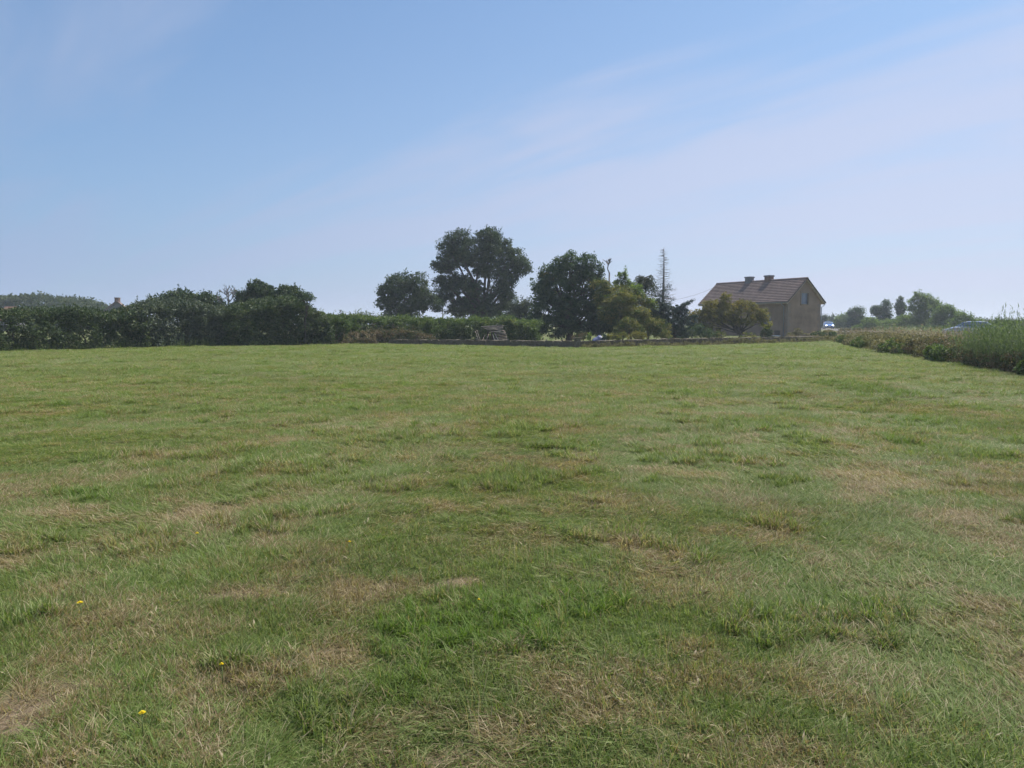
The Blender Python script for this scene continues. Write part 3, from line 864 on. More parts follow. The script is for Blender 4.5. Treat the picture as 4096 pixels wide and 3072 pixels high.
dead_tree('bare_tree', 'small bare twiggy top left of the taller leafless tree', 50.3, (878, 1228), .8, .7, .035, 3, 8)
dead_tree('bare_tree', 'antler-shaped dead twigs poking above the low middle hedge', 57, (1362, 1256), .45, 1.0, .03, 2, 15, fork=4)

def shrub(label, Y, lobes, mat, n, rc=.2, leaf=.09, per=30, cat='shrub', name='shrub', extra=None, shell=.3, group=None):
    return tree(name, label, cat, Y, lobes[0][0], lobes, mat, n=n, rc=rc, leaf=leaf, per=per, tr=.035, shell=shell, twigs=False, extra=extra, group=group)

# ------------------------------------------------------------------ middle hedge (behind the garden wall)
HD = [bxy(1270, 54), bxy(1500, 56), bxy(1750, 57), bxy(1960, 57), bxy(2150, 56)]
hedge('hedge', 'clipped light green hedge behind the low wall and the woodpile', 'hedge', HD,
      top_from_px([(1270, 1250), (1330, 1252), (1400, 1262), (1550, 1268), (1700, 1268), (1850, 1270), (2000, 1268), (2080, 1278), (2150, 1285)], HD), 2.4, 'hedge_light', 2300, rc=.28, shoots=520, stems=10)
HE = [bxy(1290, 52.5), bxy(1420, 52.6), bxy(1600, 53.4), bxy(1740, 54)]
hedge('brambles', 'reddish brown bramble thicket at the left end of the low wall', 'brambles', HE,
      top_from_px([(1290, 1350), (1380, 1335), (1450, 1322), (1560, 1318), (1660, 1320), (1740, 1345)], HE), 1.2, 'bramble', 560, rc=.22, leaf=.10, shoots=120)

shrub('lit green bush where the tall left hedge steps down to the clipped hedge', 52, [(1330, 1290, 40, 34), (1300, 1320, 30, 44), (1370, 1305, 40, 30), (1340, 1345, 50, 28)], 'hedge_light', 300, .2, .11, cat='bush', name='bush')
tree('oak_tree', 'small round oak left of the big double crowned oak', 'tree', 76, 1600,
     [(1605, 1135, 62, 46), (1665, 1140, 46, 50), (1555, 1175, 48, 42), (1690, 1195, 44, 46), (1620, 1195, 84, 60), (1540, 1215, 36, 30), (1590, 1250, 60, 30), (1745, 1215, 30, 34), (1660, 1245, 40, 26)],
     'oak', n=700, rc=.42, tr=.16)
tree('oak_tree', 'biggest tree, tall oak with two crowns and sky gaps', 'tree', 80, 1925,
     [(1835, 955, 56, 36), (1790, 995, 44, 38), (1955, 945, 52, 36), (1985, 985, 70, 56), (1900, 1010, 84, 60), (1835, 1035, 60, 44),
      (1765, 1060, 40, 34), (1780, 1075, 34, 26), (2050, 1040, 58, 52), (2085, 1070, 40, 34), (2112, 1075, 20, 16), (1960, 1075, 70, 54), (2030, 1110, 46, 46),
      (1800, 1125, 50, 36), (1760, 1125, 30, 22), (1860, 1130, 44, 40), (1790, 1165, 60, 34), (1900, 1160, 40, 40), (2010, 1165, 52, 44), (2040, 1210, 34, 30), (1770, 1195, 46, 22),
      (1850, 1215, 56, 30), (1930, 1240, 90, 36), (1830, 1245, 50, 26), (2000, 1245, 60, 32), (1950, 1200, 40, 40)],
     'oak', n=2100, rc=.40, tr=.30, shell=.25)
tree('bush', 'upright spiky evergreen between the big oak and the broad tree', 'bush', 70, 2085,
     [(2085, 1225, 34, 34), (2060, 1240, 30, 34), (2110, 1240, 28, 40), (2085, 1280, 56, 50)], 'grey', n=230, rc=.3, leaf=.13, flat=1.6, tr=.08)
tree('tree', 'broad dark tree with the pointed tip right of the woodpile', 'tree', 60, 2275,
     [(2285, 1035, 34, 24), (2283, 1018, 10, 16), (2235, 1060, 40, 36), (2345, 1050, 48, 36), (2380, 1085, 36, 36), (2290, 1090, 80, 46), (2200, 1100, 46, 34), (2165, 1140, 42, 36),
      (2225, 1160, 80, 60), (2340, 1140, 70, 50), (2160, 1185, 36, 40), (2190, 1240, 70, 66), (2280, 1230, 60, 60), (2220, 1305, 110, 44), (2390, 1200, 34, 60), (2395, 1280, 50, 60), (2330, 1310, 70, 34), (2150, 1290, 40, 50), (2330, 1225, 50, 46), (2375, 1250, 44, 50), (2400, 1310, 40, 30)],
     'dark', n=1500, rc=.34, leaf=.14, tr=.24, shell=.4,
     extra=[([(2175, 1100, 20, 10), (2215, 1115, 16, 12), (2320, 1115, 22, 12), (2370, 1120, 30, 12), (2225, 1160, 14, 8)], 'brown', 46)])
tree('tree', 'brown and olive leaved tree right of the broad dark one', 'tree', 58, 2470,
     [(2400, 1135, 34, 24), (2440, 1165, 50, 34), (2420, 1200, 44, 40), (2500, 1170, 50, 30), (2545, 1200, 50, 26), (2490, 1215, 60, 36), (2590, 1215, 30, 20), (2440, 1250, 50, 40, -1.5), (2540, 1250, 60, 34, -1.5), (2480, 1190, 70, 30, -1.5)],
     'brown', n=760, rc=.28, per=36, leaf=.11, tr=.09, shell=.1,
     extra=[([(2540, 1155, 26, 18), (2560, 1172, 20, 10), (2606, 1210, 14, 16)], 'lime', 46)])
tree('tree', 'green understorey tree beneath the brown leaved tree', 'tree', 60, 2520,
     [(2450, 1260, 50, 50), (2530, 1250, 60, 40), (2600, 1250, 50, 40), (2480, 1310, 60, 40), (2560, 1300, 70, 40), (2640, 1290, 40, 46)],
     'hedge_light', n=700, rc=.3, leaf=.12, tr=.08, shell=.2)
tree('sapling', 'slender green sapling rising above the brown leaved tree', 'sapling', 60, 2490,
     [(2480, 1100, 12, 18), (2500, 1098, 10, 24), (2472, 1122, 20, 14), (2502, 1128, 24, 22), (2460, 1140, 18, 14), (2485, 1150, 34, 20), (2530, 1140, 18, 14)], 'pale', n=150, rc=.17, per=20, leaf=.11, tr=.05, shell=.1)
dead_tree('bare_tree', 'thin dead sapling with forked bare top in the garden', 60.5, (2436, 1096), 1.2, .55, .06, 3, 5, fork=3)

def weeping(label, Y, base_px, top_px, r_px, n=26):
    root = empty('weeping_tree', (*bxy(base_px, Y), float(gz0(Y))), 0, label, 'tree')
    b = Vector(root.location); t = P(top_px[0], top_px[1] + 8, Y)
    mb = MB(); mb.tube([p - b for p in limb_path(b, t, 0, 5)], [.1, .09, .08, .07, .06, .04], 6); mb.build('trunk', M['bark'], root, True)
    mb = MB(); C = []
    for i in range(n):
        a = 2 * math.pi * i / n + random.uniform(-.2, .2); r = r_px * Y / F_PX * random.uniform(.55, 1.05)
        s = t - Vector((0, 0, random.uniform(0, .9)))
        pts = []
        drop = random.uniform(.9, 1.9)
        for k in range(9):
            f = k / 8; q = s + Vector((math.cos(a) * r * f ** .8, math.sin(a) * r * f ** .8, .25 * math.sin(f * math.pi * .8) - drop * max(0, f - .35) ** 1.5 * 1.2))
            pts.append(q - b)
            for m in range(12 if k > 1 else 2):
                C.append(q + Vector((random.gauss(0, .05), random.gauss(0, .05), random.uniform(-.22, .03))))
        mb.tube(pts, [.022 * (1 - .8 * k / 8) for k in range(9)], 4, False)
    mb.build('branch', M['bark'], root, True)
    C = np.array([list(c) for c in C]); V, F = quads(C, .10, .5)
    mesh_np('crown', V - np.array(b), F, M['grey'], root, {'rnd': np.repeat(RNG.random(len(C)), 4)})
weeping('airy weeping tree with arching twigs left of the dead spruce', 62, 2590, (2580, 1100), 56, 64)

# dead spruce, green below
def dead_spruce():
    Y = 63; root = empty('dead_spruce', (*bxy(2650, Y), float(gz0(Y))), 0, 'tall dead spruce with bare side twigs left of the house', 'dead tree')
    b = Vector(root.location); t = P(2656, 988, Y); mid = P(2652, 1200, Y)
    mb = MB(); mb.tube([Vector((0, 0, 0)), mid - b, (mid.lerp(t, .5)) - b + Vector((.03, 0, 0)), t - b], [.17, .12, .06, .012], 7); mb.build('trunk', M['deadwood'], root, True)
    mb = MB(); rg = random.Random(3)
    H = t.z - b.z
    for i in range(120):
        f = .40 + .58 * i / 120; z = H * f
        base = (mid.lerp(t, max(0, (z - (mid.z - b.z)) / (t.z - mid.z))) if z > mid.z - b.z else b.lerp(mid, z / (mid.z - b.z))) - b
        L = (1 - f) * 1.7 * rg.uniform(.6, 1.15) + .25; a = rg.uniform(0, 2 * math.pi)
        d = Vector((math.cos(a), math.sin(a), 0)); pts = [base]
        for k in range(1, 5):
            q = base + d * L * k / 4 + Vector((0, 0, -.10 * L * math.sin(k / 4 * 2.4) + (.12 * L if k == 4 else 0))); pts.append(q)
        mb.tube(pts, [.018, .014, .011, .008, .004], 4, False)
        for k in range(5):
            s0 = pts[rg.choice((1, 2, 3))]; dd = (d + Vector((rg.gauss(0, .6), rg.gauss(0, .6), rg.gauss(0, .2)))).normalized()
            mb.tube([s0, s0 + dd * L * rg.uniform(.15, .35)], [.007, .003], 3, False)
    mb.build('branch', M['deadwood'], root, True)
    C = []
    for i in range(70):   # surviving tufts in the lower half
        z = H * rg.uniform(.30, .62); a = rg.uniform(0, 2 * math.pi); L = rg.uniform(.2, 1.0) * (1 - z / H) * 1.7
        c = Vector((math.cos(a) * L, math.sin(a) * L, z))
        for k in range(22): C.append(c + Vector((rg.gauss(0, .14), rg.gauss(0, .14), rg.gauss(0, .08))))
    C = np.array([list(c) for c in C]); V, F = quads(C, .12, .3)
    mesh_np('crown', V, F, M['conifer'], root, {'rnd': np.repeat(RNG.random(len(C)), 4)})
dead_spruce()

def conifer_low():
    Y = 59; root = empty('conifer', (*bxy(2700, Y), float(gz0(Y))), 0, 'blue-green conifer with one long arm reaching towards the house', 'tree')
    b = Vector(root.location)
    lobes = px_lobes([(2680, 1240, 40, 30), (2650, 1230, 24, 24), (2700, 1280, 56, 50), (2745, 1310, 40, 50), (2680, 1330, 50, 30), (2730, 1250, 30, 24)], Y)
    CC, k = in_lobes(lobes, 420, .25)
    arms = [((2700, 1262), (2766, 1199)), ((2690, 1240), (2745, 1212)), ((2720, 1275), (2785, 1262)), ((2660, 1225), (2625, 1195)), ((2670, 1262), (2610, 1235))]
    mb = MB(); extra = []
    for (a0, a1) in arms:
        A = P(*a0, Y); B = P(*a1, Y)
        mb.tube([p - b for p in limb_path(A, B, -.1, 4)], [.05, .04, .03, .02, .01], 5)
        for i in range(34):
            f = random.random(); extra.append(A.lerp(B, f) + Vector((random.gauss(0, .1), random.gauss(0, .1), -random.random() * .32 * (1.15 - f))))
    mb.tube([Vector((0, 0, 0)), P(2690, 1225, Y) - b], [.14, .05], 7); mb.build('trunk', M['bark'], root, True)
    CC = np.concatenate([CC, np.array([list(c) for c in extra])]); CC[:, 2] = np.maximum(CC[:, 2], b.z + .1)
    C, tone = clump_leaves(CC, .17, 40, .6); V, F = quads(C, .12, .28)
    mesh_np('crown', V - np.array(b), F, M['conifer'], root, {'rnd': np.repeat(tone, 4)})
conifer_low()

# garden shrubs in front
shrub('brown leaved rose bush behind the wall right of the blue tarpaulin', 55, [(2510, 1290, 40, 24), (2480, 1310, 34, 34), (2545, 1320, 40, 24)], 'brown', 130)
shrub('wide browning shrub row left of the dark conifer', 56, [(2590, 1290, 60, 20), (2630, 1305, 50, 26), (2580, 1325, 56, 28), (2650, 1335, 40, 22)], 'brown', 260)
shrub('bright yellow flowering bush above the wall', 51, [(2446, 1345, 18, 14), (2478, 1345, 22, 18), (2500, 1338, 12, 14)], 'brown', 60, .12, .06, extra=[([(2444, 1346, 16, 12), (2480, 1346, 20, 14), (2494, 1336, 10, 10)], 'yellow', 34)])
shrub('rounded faded olive bush just behind the wall', 50.5, [(2555, 1343, 34, 20), (2535, 1350, 28, 16)], 'olive', 90, .14, .06)
shrub('small green bush at the left side of the blue tarpaulin', 52.5, [(2357, 1345, 10, 18)], 'lime', 18, .12, .07)
shrub('small bluish green plant at the right end of the blue tarpaulin', 51, [(2412, 1348, 10, 14), (2425, 1352, 12, 10)], 'conifer', 24, .12, .07)
shrub('low dark bush left of the stone wall pillar', 53, [(2328, 1342, 24, 16), (2300, 1352, 16, 10)], 'bramble', 50, .14, .08)
shrub('small pale tuft of shrub at the lawn corner by the wall', 56, [(2140, 1358, 14, 10)], 'grey', 18, .12, .07)
tree('fruit_tree', 'spreading yellow-olive fruit tree in front of the house wall', 'tree', 64, 2955,
     [(2900, 1185, 18, 22), (2840, 1215, 36, 16), (2900, 1215, 50, 22), (2850, 1245, 70, 28), (2930, 1245, 70, 24), (2785, 1265, 38, 28), (3000, 1240, 40, 22), (3030, 1270, 44, 22), (2890, 1280, 80, 22), (2800, 1300, 50, 24), (2965, 1285, 60, 20), (3065, 1295, 22, 14), (3020, 1225, 16, 24), (2780, 1310, 34, 26), (2840, 1325, 60, 20), (2860, 1270, 90, 34), (2970, 1215, 40, 14), (3050, 1262, 26, 30)],
     'olive', n=900, rc=.24, per=30, leaf=.11, tr=.12, shell=.2, bark='bark',
     extra=[([(3060, 1300, 18, 10), (3075, 1305, 12, 10)], 'yellow', 12)])
shrub('dark green shrubs under the left side of the fruit tree', 62, [(2760, 1330, 40, 28), (2830, 1335, 50, 20), (2720, 1345, 30, 18), (2790, 1315, 30, 20)], 'dark', 220)
shrub('square cut dark green bush beside the house wall', 66, [(3066, 1328, 20, 20), (3056, 1335, 16, 14), (3076, 1335, 12, 14)], 'hedge', 110, .14, .08)
shrub('low brown shrub right under the fruit tree trunk', 62, [(2880, 1342, 40, 12), (2990, 1342, 40, 12)], 'brown', 70, .14, .08)
shrub('pale flowering shrub at the foot of the gable wall', 70, [(3190, 1325, 20, 14), (3180, 1336, 34, 10), (3215, 1335, 16, 9)], 'bracken', 90, .12, .07, extra=[([(3192, 1322, 14, 10)], 'straw', 12)])
shrub('round ivy clad bush where the wall ends right of the house', 61, [(3300, 1345, 34, 16), (3265, 1335, 20, 8), (3335, 1340, 20, 14)], 'dark', 130, .14, .08)
shrub('thin pale heap of dry stems beside the gable foot', 66, [(3250, 1333, 18, 8), (3160, 1345, 26, 6)], 'straw', 30, .1, .06)

# ------------------------------------------------------------------ house
HY = 78.0
a0 = (3146 - 2048) / F_PX
house = empty('house', (a0 * HY, HY, float(gz0(HY))), R(28.4), 'rendered farmhouse with brown tiled roof and two chimneys on the ridge', 'house')
HW, HL, HE_, HR = 4.85, 12.5, 3.62, 5.93     # width, length, eave and ridge heights above the ground
def hloc(x, y, z): return (x, y, z)
WIN_Z0, WIN_Z1 = 3.33, 4.45; WX0, WX1 = HW / 2 - .5, HW / 2 + .5
mb = MB()
t = .35
def quad_wall(mb, pts, normal, th):
    n = Vector(normal) * th
    a = [Vector(p) for p in pts]; b = [p + n for p in a]; k = len(a)
    F = [list(range(k)), [k + i for i in range(k)][::-1]]
    for i in range(k): j = (i + 1) % k; F.append([i, k + i, k + j, j])
    mb.add(a + b, F)
# gable wall facing us (y=0), with a window opening: strips butted end to end
def roof_z(x): return HE_ + .12 + (HR - HE_ - .22) * (1 - abs(x - HW / 2) / (HW / 2))
inn = (0, 1, 0)
quad_wall(mb, [(0, 0, -.2), (WX0, 0, -.2), (WX0, 0, roof_z(WX0)), (0, 0, roof_z(0))], inn, t)
quad_wall(mb, [(WX1, 0, -.2), (HW, 0, -.2), (HW, 0, roof_z(HW)), (WX1, 0, roof_z(WX1))], inn, t)
quad_wall(mb, [(WX0, 0, -.2), (WX1, 0, -.2), (WX1, 0, WIN_Z0), (WX0, 0, WIN_Z0)], inn, t)
quad_wall(mb, [(WX0, 0, WIN_Z1), (WX1, 0, WIN_Z1), (WX1, 0, roof_z(WX1)), (HW / 2, 0, roof_z(HW / 2)), (WX0, 0, roof_z(WX0))], inn, t)
quad_wall(mb, [(0, HL - t, -.2), (HW, HL - t, -.2), (HW, HL - t, roof_z(HW)), (HW / 2, HL - t, roof_z(HW / 2)), (0, HL - t, roof_z(0))], inn, t)
# long wall facing left (x=0) with one window
LY0, LY1, LZ0, LZ1 = 2.2, 3.1, 1.15, 2.35
ix = (1, 0, 0)
for (y0, y1, z0, z1) in ((t, LY0, -.2, HE_), (LY1, HL - t, -.2, HE_), (LY0, LY1, -.2, LZ0), (LY0, LY1, LZ1, HE_)):
    quad_wall(mb, [(0, y0, z0), (0, y1, z0), (0, y1, z1), (0, y0, z1)], ix, t)
quad_wall(mb, [(HW - t, t, -.2), (HW - t, HL - t, -.2), (HW - t, HL - t, HE_), (HW - t, t, HE_)], ix, t)
mb.build('wall', M['render'], house)
# corner stones
for (cx, cy) in ((0, 0), (HW, 0), (0, HL)):
    for i in range(11):
        z = i * .335 + .02
        if z > 3.3: break
        l1, l2 = ((.46, .26) if i % 2 else (.26, .46))
        s = 1 if cx == 0 else -1; s2 = 1 if cy == 0 else -1
        mb = MB(); mb.box((cx + s * (l1 / 2 - .012), cy + s2 * (l2 / 2 - .012), z + .16), (l1, l2, .315)); mb.build('corner_stone', M['quoin'], house)
def window(parent, org, ux, un, w, h, closed, glassm='glass'):
    """ux along the wall, un outward normal"""
    ux = Vector(ux); un = Vector(un); o = Vector(org)
    rot = Matrix((ux, -un, Vector((0, 0, 1)))).transposed()
    def bx(mb, cx, cz, cd, w_, d_, h_): mb.box(o + ux * cx + Vector((0, 0, cz)) + un * cd, (w_, d_, h_), rot)
    mb = MB()
    for cx in (.03, w - .03): bx(mb, cx, h / 2, -.12, .06, .07, h)
    for cz in (.03, h - .03): bx(mb, w / 2, cz, -.12, w - .12, .07, .06)
    bx(mb, w / 2, h / 2, -.12, .05, .05, h - .12)
    fr = mb.build('window', M['shutter'], parent)
    mb = MB(); bx(mb, w / 2, h / 2, -.125, w - .1, .012, h - .1); mb.build('pane', M[glassm], fr)
    mb = MB(); bx(mb, w / 2, -.05, .02, w + .24, .16, .098); mb.build('sill', M['quoin'], fr)
    mb = MB(); bx(mb, w / 2, h + .09, .012, w + .3, .08, .175); mb.build('lintel', M['quoin'], fr)
    for sx, wd in ((-1, .10), (1, .10)):
        mb = MB(); bx(mb, -.07 if sx < 0 else w + .07, h / 2, .012, .13, .06, h - .004); mb.build('jamb', M['quoin'], fr)
    return fr
gw = window(house, (WX0, 0, WIN_Z0), (1, 0, 0), (0, -1, 0), 1.0, WIN_Z1 - WIN_Z0, False)
mb = MB(); mb.box((WX0 + .28, .06, (WIN_Z0 + WIN_Z1) / 2), (.5, .04, 1.06)); mb.build('shutter', M['shutter'], gw)
window(house, (0, LY1, LZ0), (0, -1, 0), (-1, 0, 0), LY1 - LY0, LZ1 - LZ0, False)
# cellar hatch on the long wall
mb = MB(); mb.box((-.015, 1.3, .32), (.05, .7, .55)); hd = mb.build('hatch', M['wood_dark'], house)
mb = MB(); mb.box((-.06, 1.3, .06), (.22, .9, .08)); mb.build('hatch_sill', M['plate'], house)
# roof: stepped tile courses on both sides
OVX, OVY = .40, .30
NR = 14
mbr = MB()
slope = Vector((HW / 2 + OVX, 0, HR - (HE_ - .16)))
for side in (-1, 1):
    for r_ in range(NR):
        f0, f1 = r_ / NR, (r_ + 1) / NR + .035
        ncol = 104
        Vv = []; Ff = []
        y0, y1 = -OVY, HL + OVY
        up = .15
        for j in range(ncol + 1):
            yy = y0 + (y1 - y0) * j / ncol
            wv = .007 * math.cos(j * math.pi / 2) + random.uniform(-.002, .002)
            for f, lift in ((f0, up + .03), (f1, .02)):
                xx = HW / 2 + side * (HW / 2 + OVX) * (1 - f); zz_ = (HE_ - .16) + (HR - HE_ + .16) * min(f, 1.0)
                if f > 1: xx = HW / 2
                Vv.append((xx, yy, zz_ + lift + wv))
            xx = HW / 2 + side * (HW / 2 + OVX) * (1 - f0); zz_ = (HE_ - .16) + (HR - HE_ + .16) * f0
            Vv.append((xx + side * .0, yy, zz_ - .02))
        for j in range(ncol):
            a = j * 3; Ff += [[a, a + 1, a + 4, a + 3], [a + 2, a, a + 3, a + 5]]
        o = mesh_np('tile_course', Vv, Ff, M['tile'], house)
mb = MB()
for side in (-1, 1):
    e = Vector((HW / 2 + side * (HW / 2 + OVX - .03), 0, HE_ - .20)); r0 = Vector((HW / 2, 0, HR - .04))
    q = [Vector((e.x, -OVY + .02, e.z)), Vector((e.x, HL + OVY - .02, e.z)), Vector((r0.x, HL + OVY - .02, r0.z)), Vector((r0.x, -OVY + .02, r0.z))]
    dn = Vector((0, 0, -.10)); mb.add(q + [v + dn for v in q], [[0, 1, 2, 3], [7, 6, 5, 4], [0, 4, 5, 1], [3, 7, 4, 0], [1, 5, 6, 2]])
mb.build('roof_deck', M['wood_grey'], house)
for i in range(30):   # ridge tiles
    y0 = -OVY + (HL + 2 * OVY) * i / 30; y1 = y0 + (HL + 2 * OVY) / 30 - .015
    mb = MB(); V = []
    for yy, rr in ((y0, .15), (y1, .165)):
        for k in range(6):
            a = math.pi * k / 5; V.append((HW / 2 + math.cos(a) * rr, yy, HR + .02 + math.sin(a) * rr * .9))
    mb.add(V, [[k, k + 1, k + 7, k + 6] for k in range(5)] + [[0, 5, 4, 3, 2, 1], [6, 7, 8, 9, 10, 11]]); mb.build('ridge_tile', M['tile'], house)
for side in (-1, 1):   # verge boards
    mb = MB(); e = Vector((HW / 2 + side * (HW / 2 + OVX), -OVY - .02, HE_ - .14)); r0 = Vector((HW / 2 + side * .001, -OVY - .02, HR + .02))
    mb.tube([e, r0], .055, 4); mb.build('verge', M['wood_dark'], house)
for (cy, mt) in ((4.85, 'brick'), (7.7, 'cement')):
    mb = MB(); mb.box((HW / 2, cy, HR + .10), (.62, .74, .72)); ch = mb.build('chimney', M[mt], house)
    mb = MB(); mb.box((HW / 2, cy, HR + .50), (.76, .88, .09)); mb.box((HW / 2, cy, HR + .575), (.70, .82, .06)); mb.build('chimney_cap', M['cement'], ch)
# gutters and pipes
def half_gutter(x, y0, y1, z, name):
    mb = MB(); V = []
    for yy in (y0, y1):
        for k in range(7):
            a = math.pi + math.pi * k / 6; V.append((x + math.cos(a) * .07, yy, z + math.sin(a) * .07))
    mb.add(V, [[k, k + 1, k + 8, k + 7] for k in range(6)]); mb.build(name, M['zinc'], house)
half_gutter(-OVX - .05, -OVY, HL + OVY, HE_ - .12, 'gutter')
half_gutter(HW + OVX + .05, -OVY, HL + OVY, HE_ - .12, 'gutter')
mb = MB(); mb.tube([(HW + OVX + .05, -.12, HE_ - .2), (HW + OVX + .03, -.12, HE_ - .36), (HW + .22, -.1, HE_ - .5), (HW + .07, -.06, HE_ - .58), (HW + .06, -.05, 0)], .045, 8); mb.build('downpipe', M['zinc'], house, True)
mb = MB(); mb.tube([(-OVX - .05, .45, HE_ - .2), (-OVX, .45, HE_ - .35), (-.07, .45, HE_ - .55), (-.06, .45, 0)], .04, 8); mb.build('downpipe', M['zinc'], house, True)

# overhead cables
def cable(label, a, b, sag, r=.012, n=14):
    a, b = Vector(a), Vector(b); pts = [a.lerp(b, i / n) - Vector((0, 0, sag * 4 * (i / n) * (1 - i / n))) for i in range(n + 1)]
    mb = MB(); mb.tube(pts, r, 4); o = mb.build('cable', M['wire'], None, True); tag(o, label, 'cable'); return o
cable('drooping cable running from the house roof past the dead spruce', P(2856, 1150, 84), P(2560, 1206, 76), .5)
cable('thin wire crossing the sky right of the house', P(3277, 1252, 92), P(3520, 1262, 110), .15)
cable('thin wire above the far hedges left of the small oak', P(1395, 1263, 120), P(1772, 1217, 120), .5)
cable('thin wire between the far pole and the big oak', P(1772, 1217, 120), P(2090, 1300, 150), .4)
pr_ = empty('utility_pole', (*bxy(1772, 120), float(gz0(120))), 0, 'thin pale pole seen between the two oaks', 'utility pole')
mb = MB(); mb.tube([(0, 0, 0), (0, 0, P(1772, 1212, 120).z - float(gz0(120)))], [.11, .08], 8); mb.build('pole', M['cement'], pr_, True)
mb = MB(); mb.box((0, 0, P(1772, 1217, 120).z - float(gz0(120))), (.7, .07, .07)); mb.build('crossarm', M['wood_dark'], pr_)

# ------------------------------------------------------------------ garden wall, stone by stone
def stone_mesh(seed):
    rg = random.Random(seed); V = []
    for z in (-1, 1):
        for x, y in ((-1, -1), (0, -1.15), (1, -1), (1, 1), (0, 1.1), (-1, 1)):
            V.append((x * .5 * rg.uniform(.86, 1), y * .5 * rg.uniform(.86, 1), z * .5 * rg.uniform(.84, 1)))
    F = [[5, 4, 3, 2, 1, 0], [6, 7, 8, 9, 10, 11]] + [[k, (k + 1) % 6, (k + 1) % 6 + 6, k + 6] for k in range(6)]
    me = bpy.data.meshes.new('stone'); me.from_pydata(V, [], F); me.materials.append(M['stone']); return me
stones = [stone_mesh(i) for i in range(9)]
wp = [hit(1565, 1377), hit(1850, 1382), hit(2309, 1391), hit(2700, 1383), hit(3000, 1374), hit(3290, 1364)]
wt = [(1565, 1358), (1850, 1359), (2309, 1365), (2700, 1355), (3000, 1350), (3290, 1345)]
wh = [P(t_[0], t_[1], p.y).z - p.z for t_, p in zip(wt, wp)]
garden_wall = empty('garden_wall', wp[2], 0, 'low rough stone garden wall across the back of the field', 'wall')
org = Vector(wp[2])
seg = [(wp[i], wp[i + 1], wh[i], wh[i + 1]) for i in range(5)]
tot = sum((Vector(b_) - Vector(a_)).length for a_, b_, _, _ in seg)
mbc = MB()
rg = random.Random(21); cnt = 0
for (a_, b_, h0, h1) in seg:
    a_, b_ = Vector(a_), Vector(b_); L = (b_ - a_).length; d = (b_ - a_).normalized(); ang_ = math.atan2(d.y, d.x)
    c = (a_ + b_) / 2; hm = (h0 + h1) / 2
    q = Vector((-d.y, d.x, 0)) * .14
    pts_ = [a_ - q, b_ - q, b_ + q, a_ + q]
    z0s = [a_.z - .1, b_.z - .1, b_.z - .1, a_.z - .1]; z1s = [a_.z + h0 - .07, b_.z + h1 - .07, b_.z + h1 - .07, a_.z + h0 - .07]
    mbc.add([Vector((p.x, p.y, z)) - org for p, z in zip(pts_, z0s)] + [Vector((p.x, p.y, z)) - org for p, z in zip(pts_, z1s)], [[0, 1, 5, 4], [1, 2, 6, 5], [2, 3, 7, 6], [3, 0, 4, 7], [4, 5, 6, 7]])
    for course in range(3):
        s = rg.uniform(-.2, 0)
        while s < L:
            w_ = rg.uniform(.24, .5) if course < 2 else rg.uniform(.36, .62)
            m_ = s + w_ / 2; f = min(max(m_ / L, 0), 1); hh = h0 + (h1 - h0) * f
            hh1 = (hh - .07) / 2 if course < 2 else .085
            zc = (course + .5) * (hh - .07) / 2 if course < 2 else hh - .035
            o = bpy.data.objects.new('stone', stones[rg.randrange(9)]); COL.objects.link(o); o.parent = garden_wall
            p = a_.lerp(b_, f)
            o.location = Vector((p.x, p.y, p.z + zc + rg.uniform(-.01, .012))) - org
            o.scale = (w_ * 1.0, .36 + rg.uniform(-.04, .05) + (.08 if course == 2 else 0), hh1 * rg.uniform(1.0, 1.12)); o.rotation_euler = (rg.uniform(-.05, .05), rg.uniform(-.05, .05), ang_ + rg.uniform(-.05, .05))
            s += w_ + .015; cnt += 1
mbc.build('wall_core', M['mortar'], garden_wall)
mb = MB(); mb.box((0, 0, .22), (.36, .40, .62)); mb.box((0, 0, .56), (.44, .48, .07)); mb.build('pillar', M['stone'], garden_wall)
print('stones', cnt)
# weeds along the wall foot
W1 = [bxy(2330, 44.6), bxy(2500, 46), bxy(2700, 47.5), bxy(3000, 52), bxy(3300, 58)]
hedge('weeds', 'dry weeds and brambles growing along the foot of the stone wall', 'weeds', W1, [(0, .46), (.2, .52), (.4, .46), (.55, .60), (.7, .50), (1, .55)], .4, 'bracken', 620, rc=.12, per=22, leaf=.07, kind='stuff', shoots=100, mat_shoot='straw', jitter=.4)
W2 = [bxy(1180, 50.2), bxy(1350, 51.2), bxy(1520, 51.8)]
hedge('tall_grass', 'tall dry grass below the brambles at the hedge foot', 'tall grass', W2, [(0, .6), (.5, .75), (1, .6)], .8, 'bramble', 160, rc=.16, per=20, leaf=.09, kind='stuff', shoots=300, mat_shoot='straw', jitter=.4)

# posts
def post(px, py0, py1, Y, label, r=.05):
    b = P(px, py0, Y); t_ = P(px, py1, Y); z0 = float(gz0(Y))
    root = empty('fence_post', (b.x, Y, z0), 0, label, 'post', 'wooden posts near the garden wall')
    mb = MB(); mb.tube([(0, 0, -.1), (0.01, 0, t_.z - z0)], [r, r * .9], 7); mb.build('post', M['wood_dark'], root, True)
    mb = MB(); mb.tube([(0.01, 0, t_.z - z0), (0.01, 0, t_.z - z0 + r * .5)], [r * 1.08, r * .4], 7); mb.build('post_top', M['deadwood'], root, True)
post(2172, 1364, 1350, 64, 'left dark fence post standing on the sunlit lawn strip')
post(2223, 1364, 1350, 64, 'right dark fence post standing on the sunlit lawn strip')
post(2185, 1370, 1359, 47.5, 'short dark stub behind the wall below the left lawn post', .06)
post(2248, 1370, 1360, 46.5, 'short dark stub behind the wall below the right lawn post', .06)
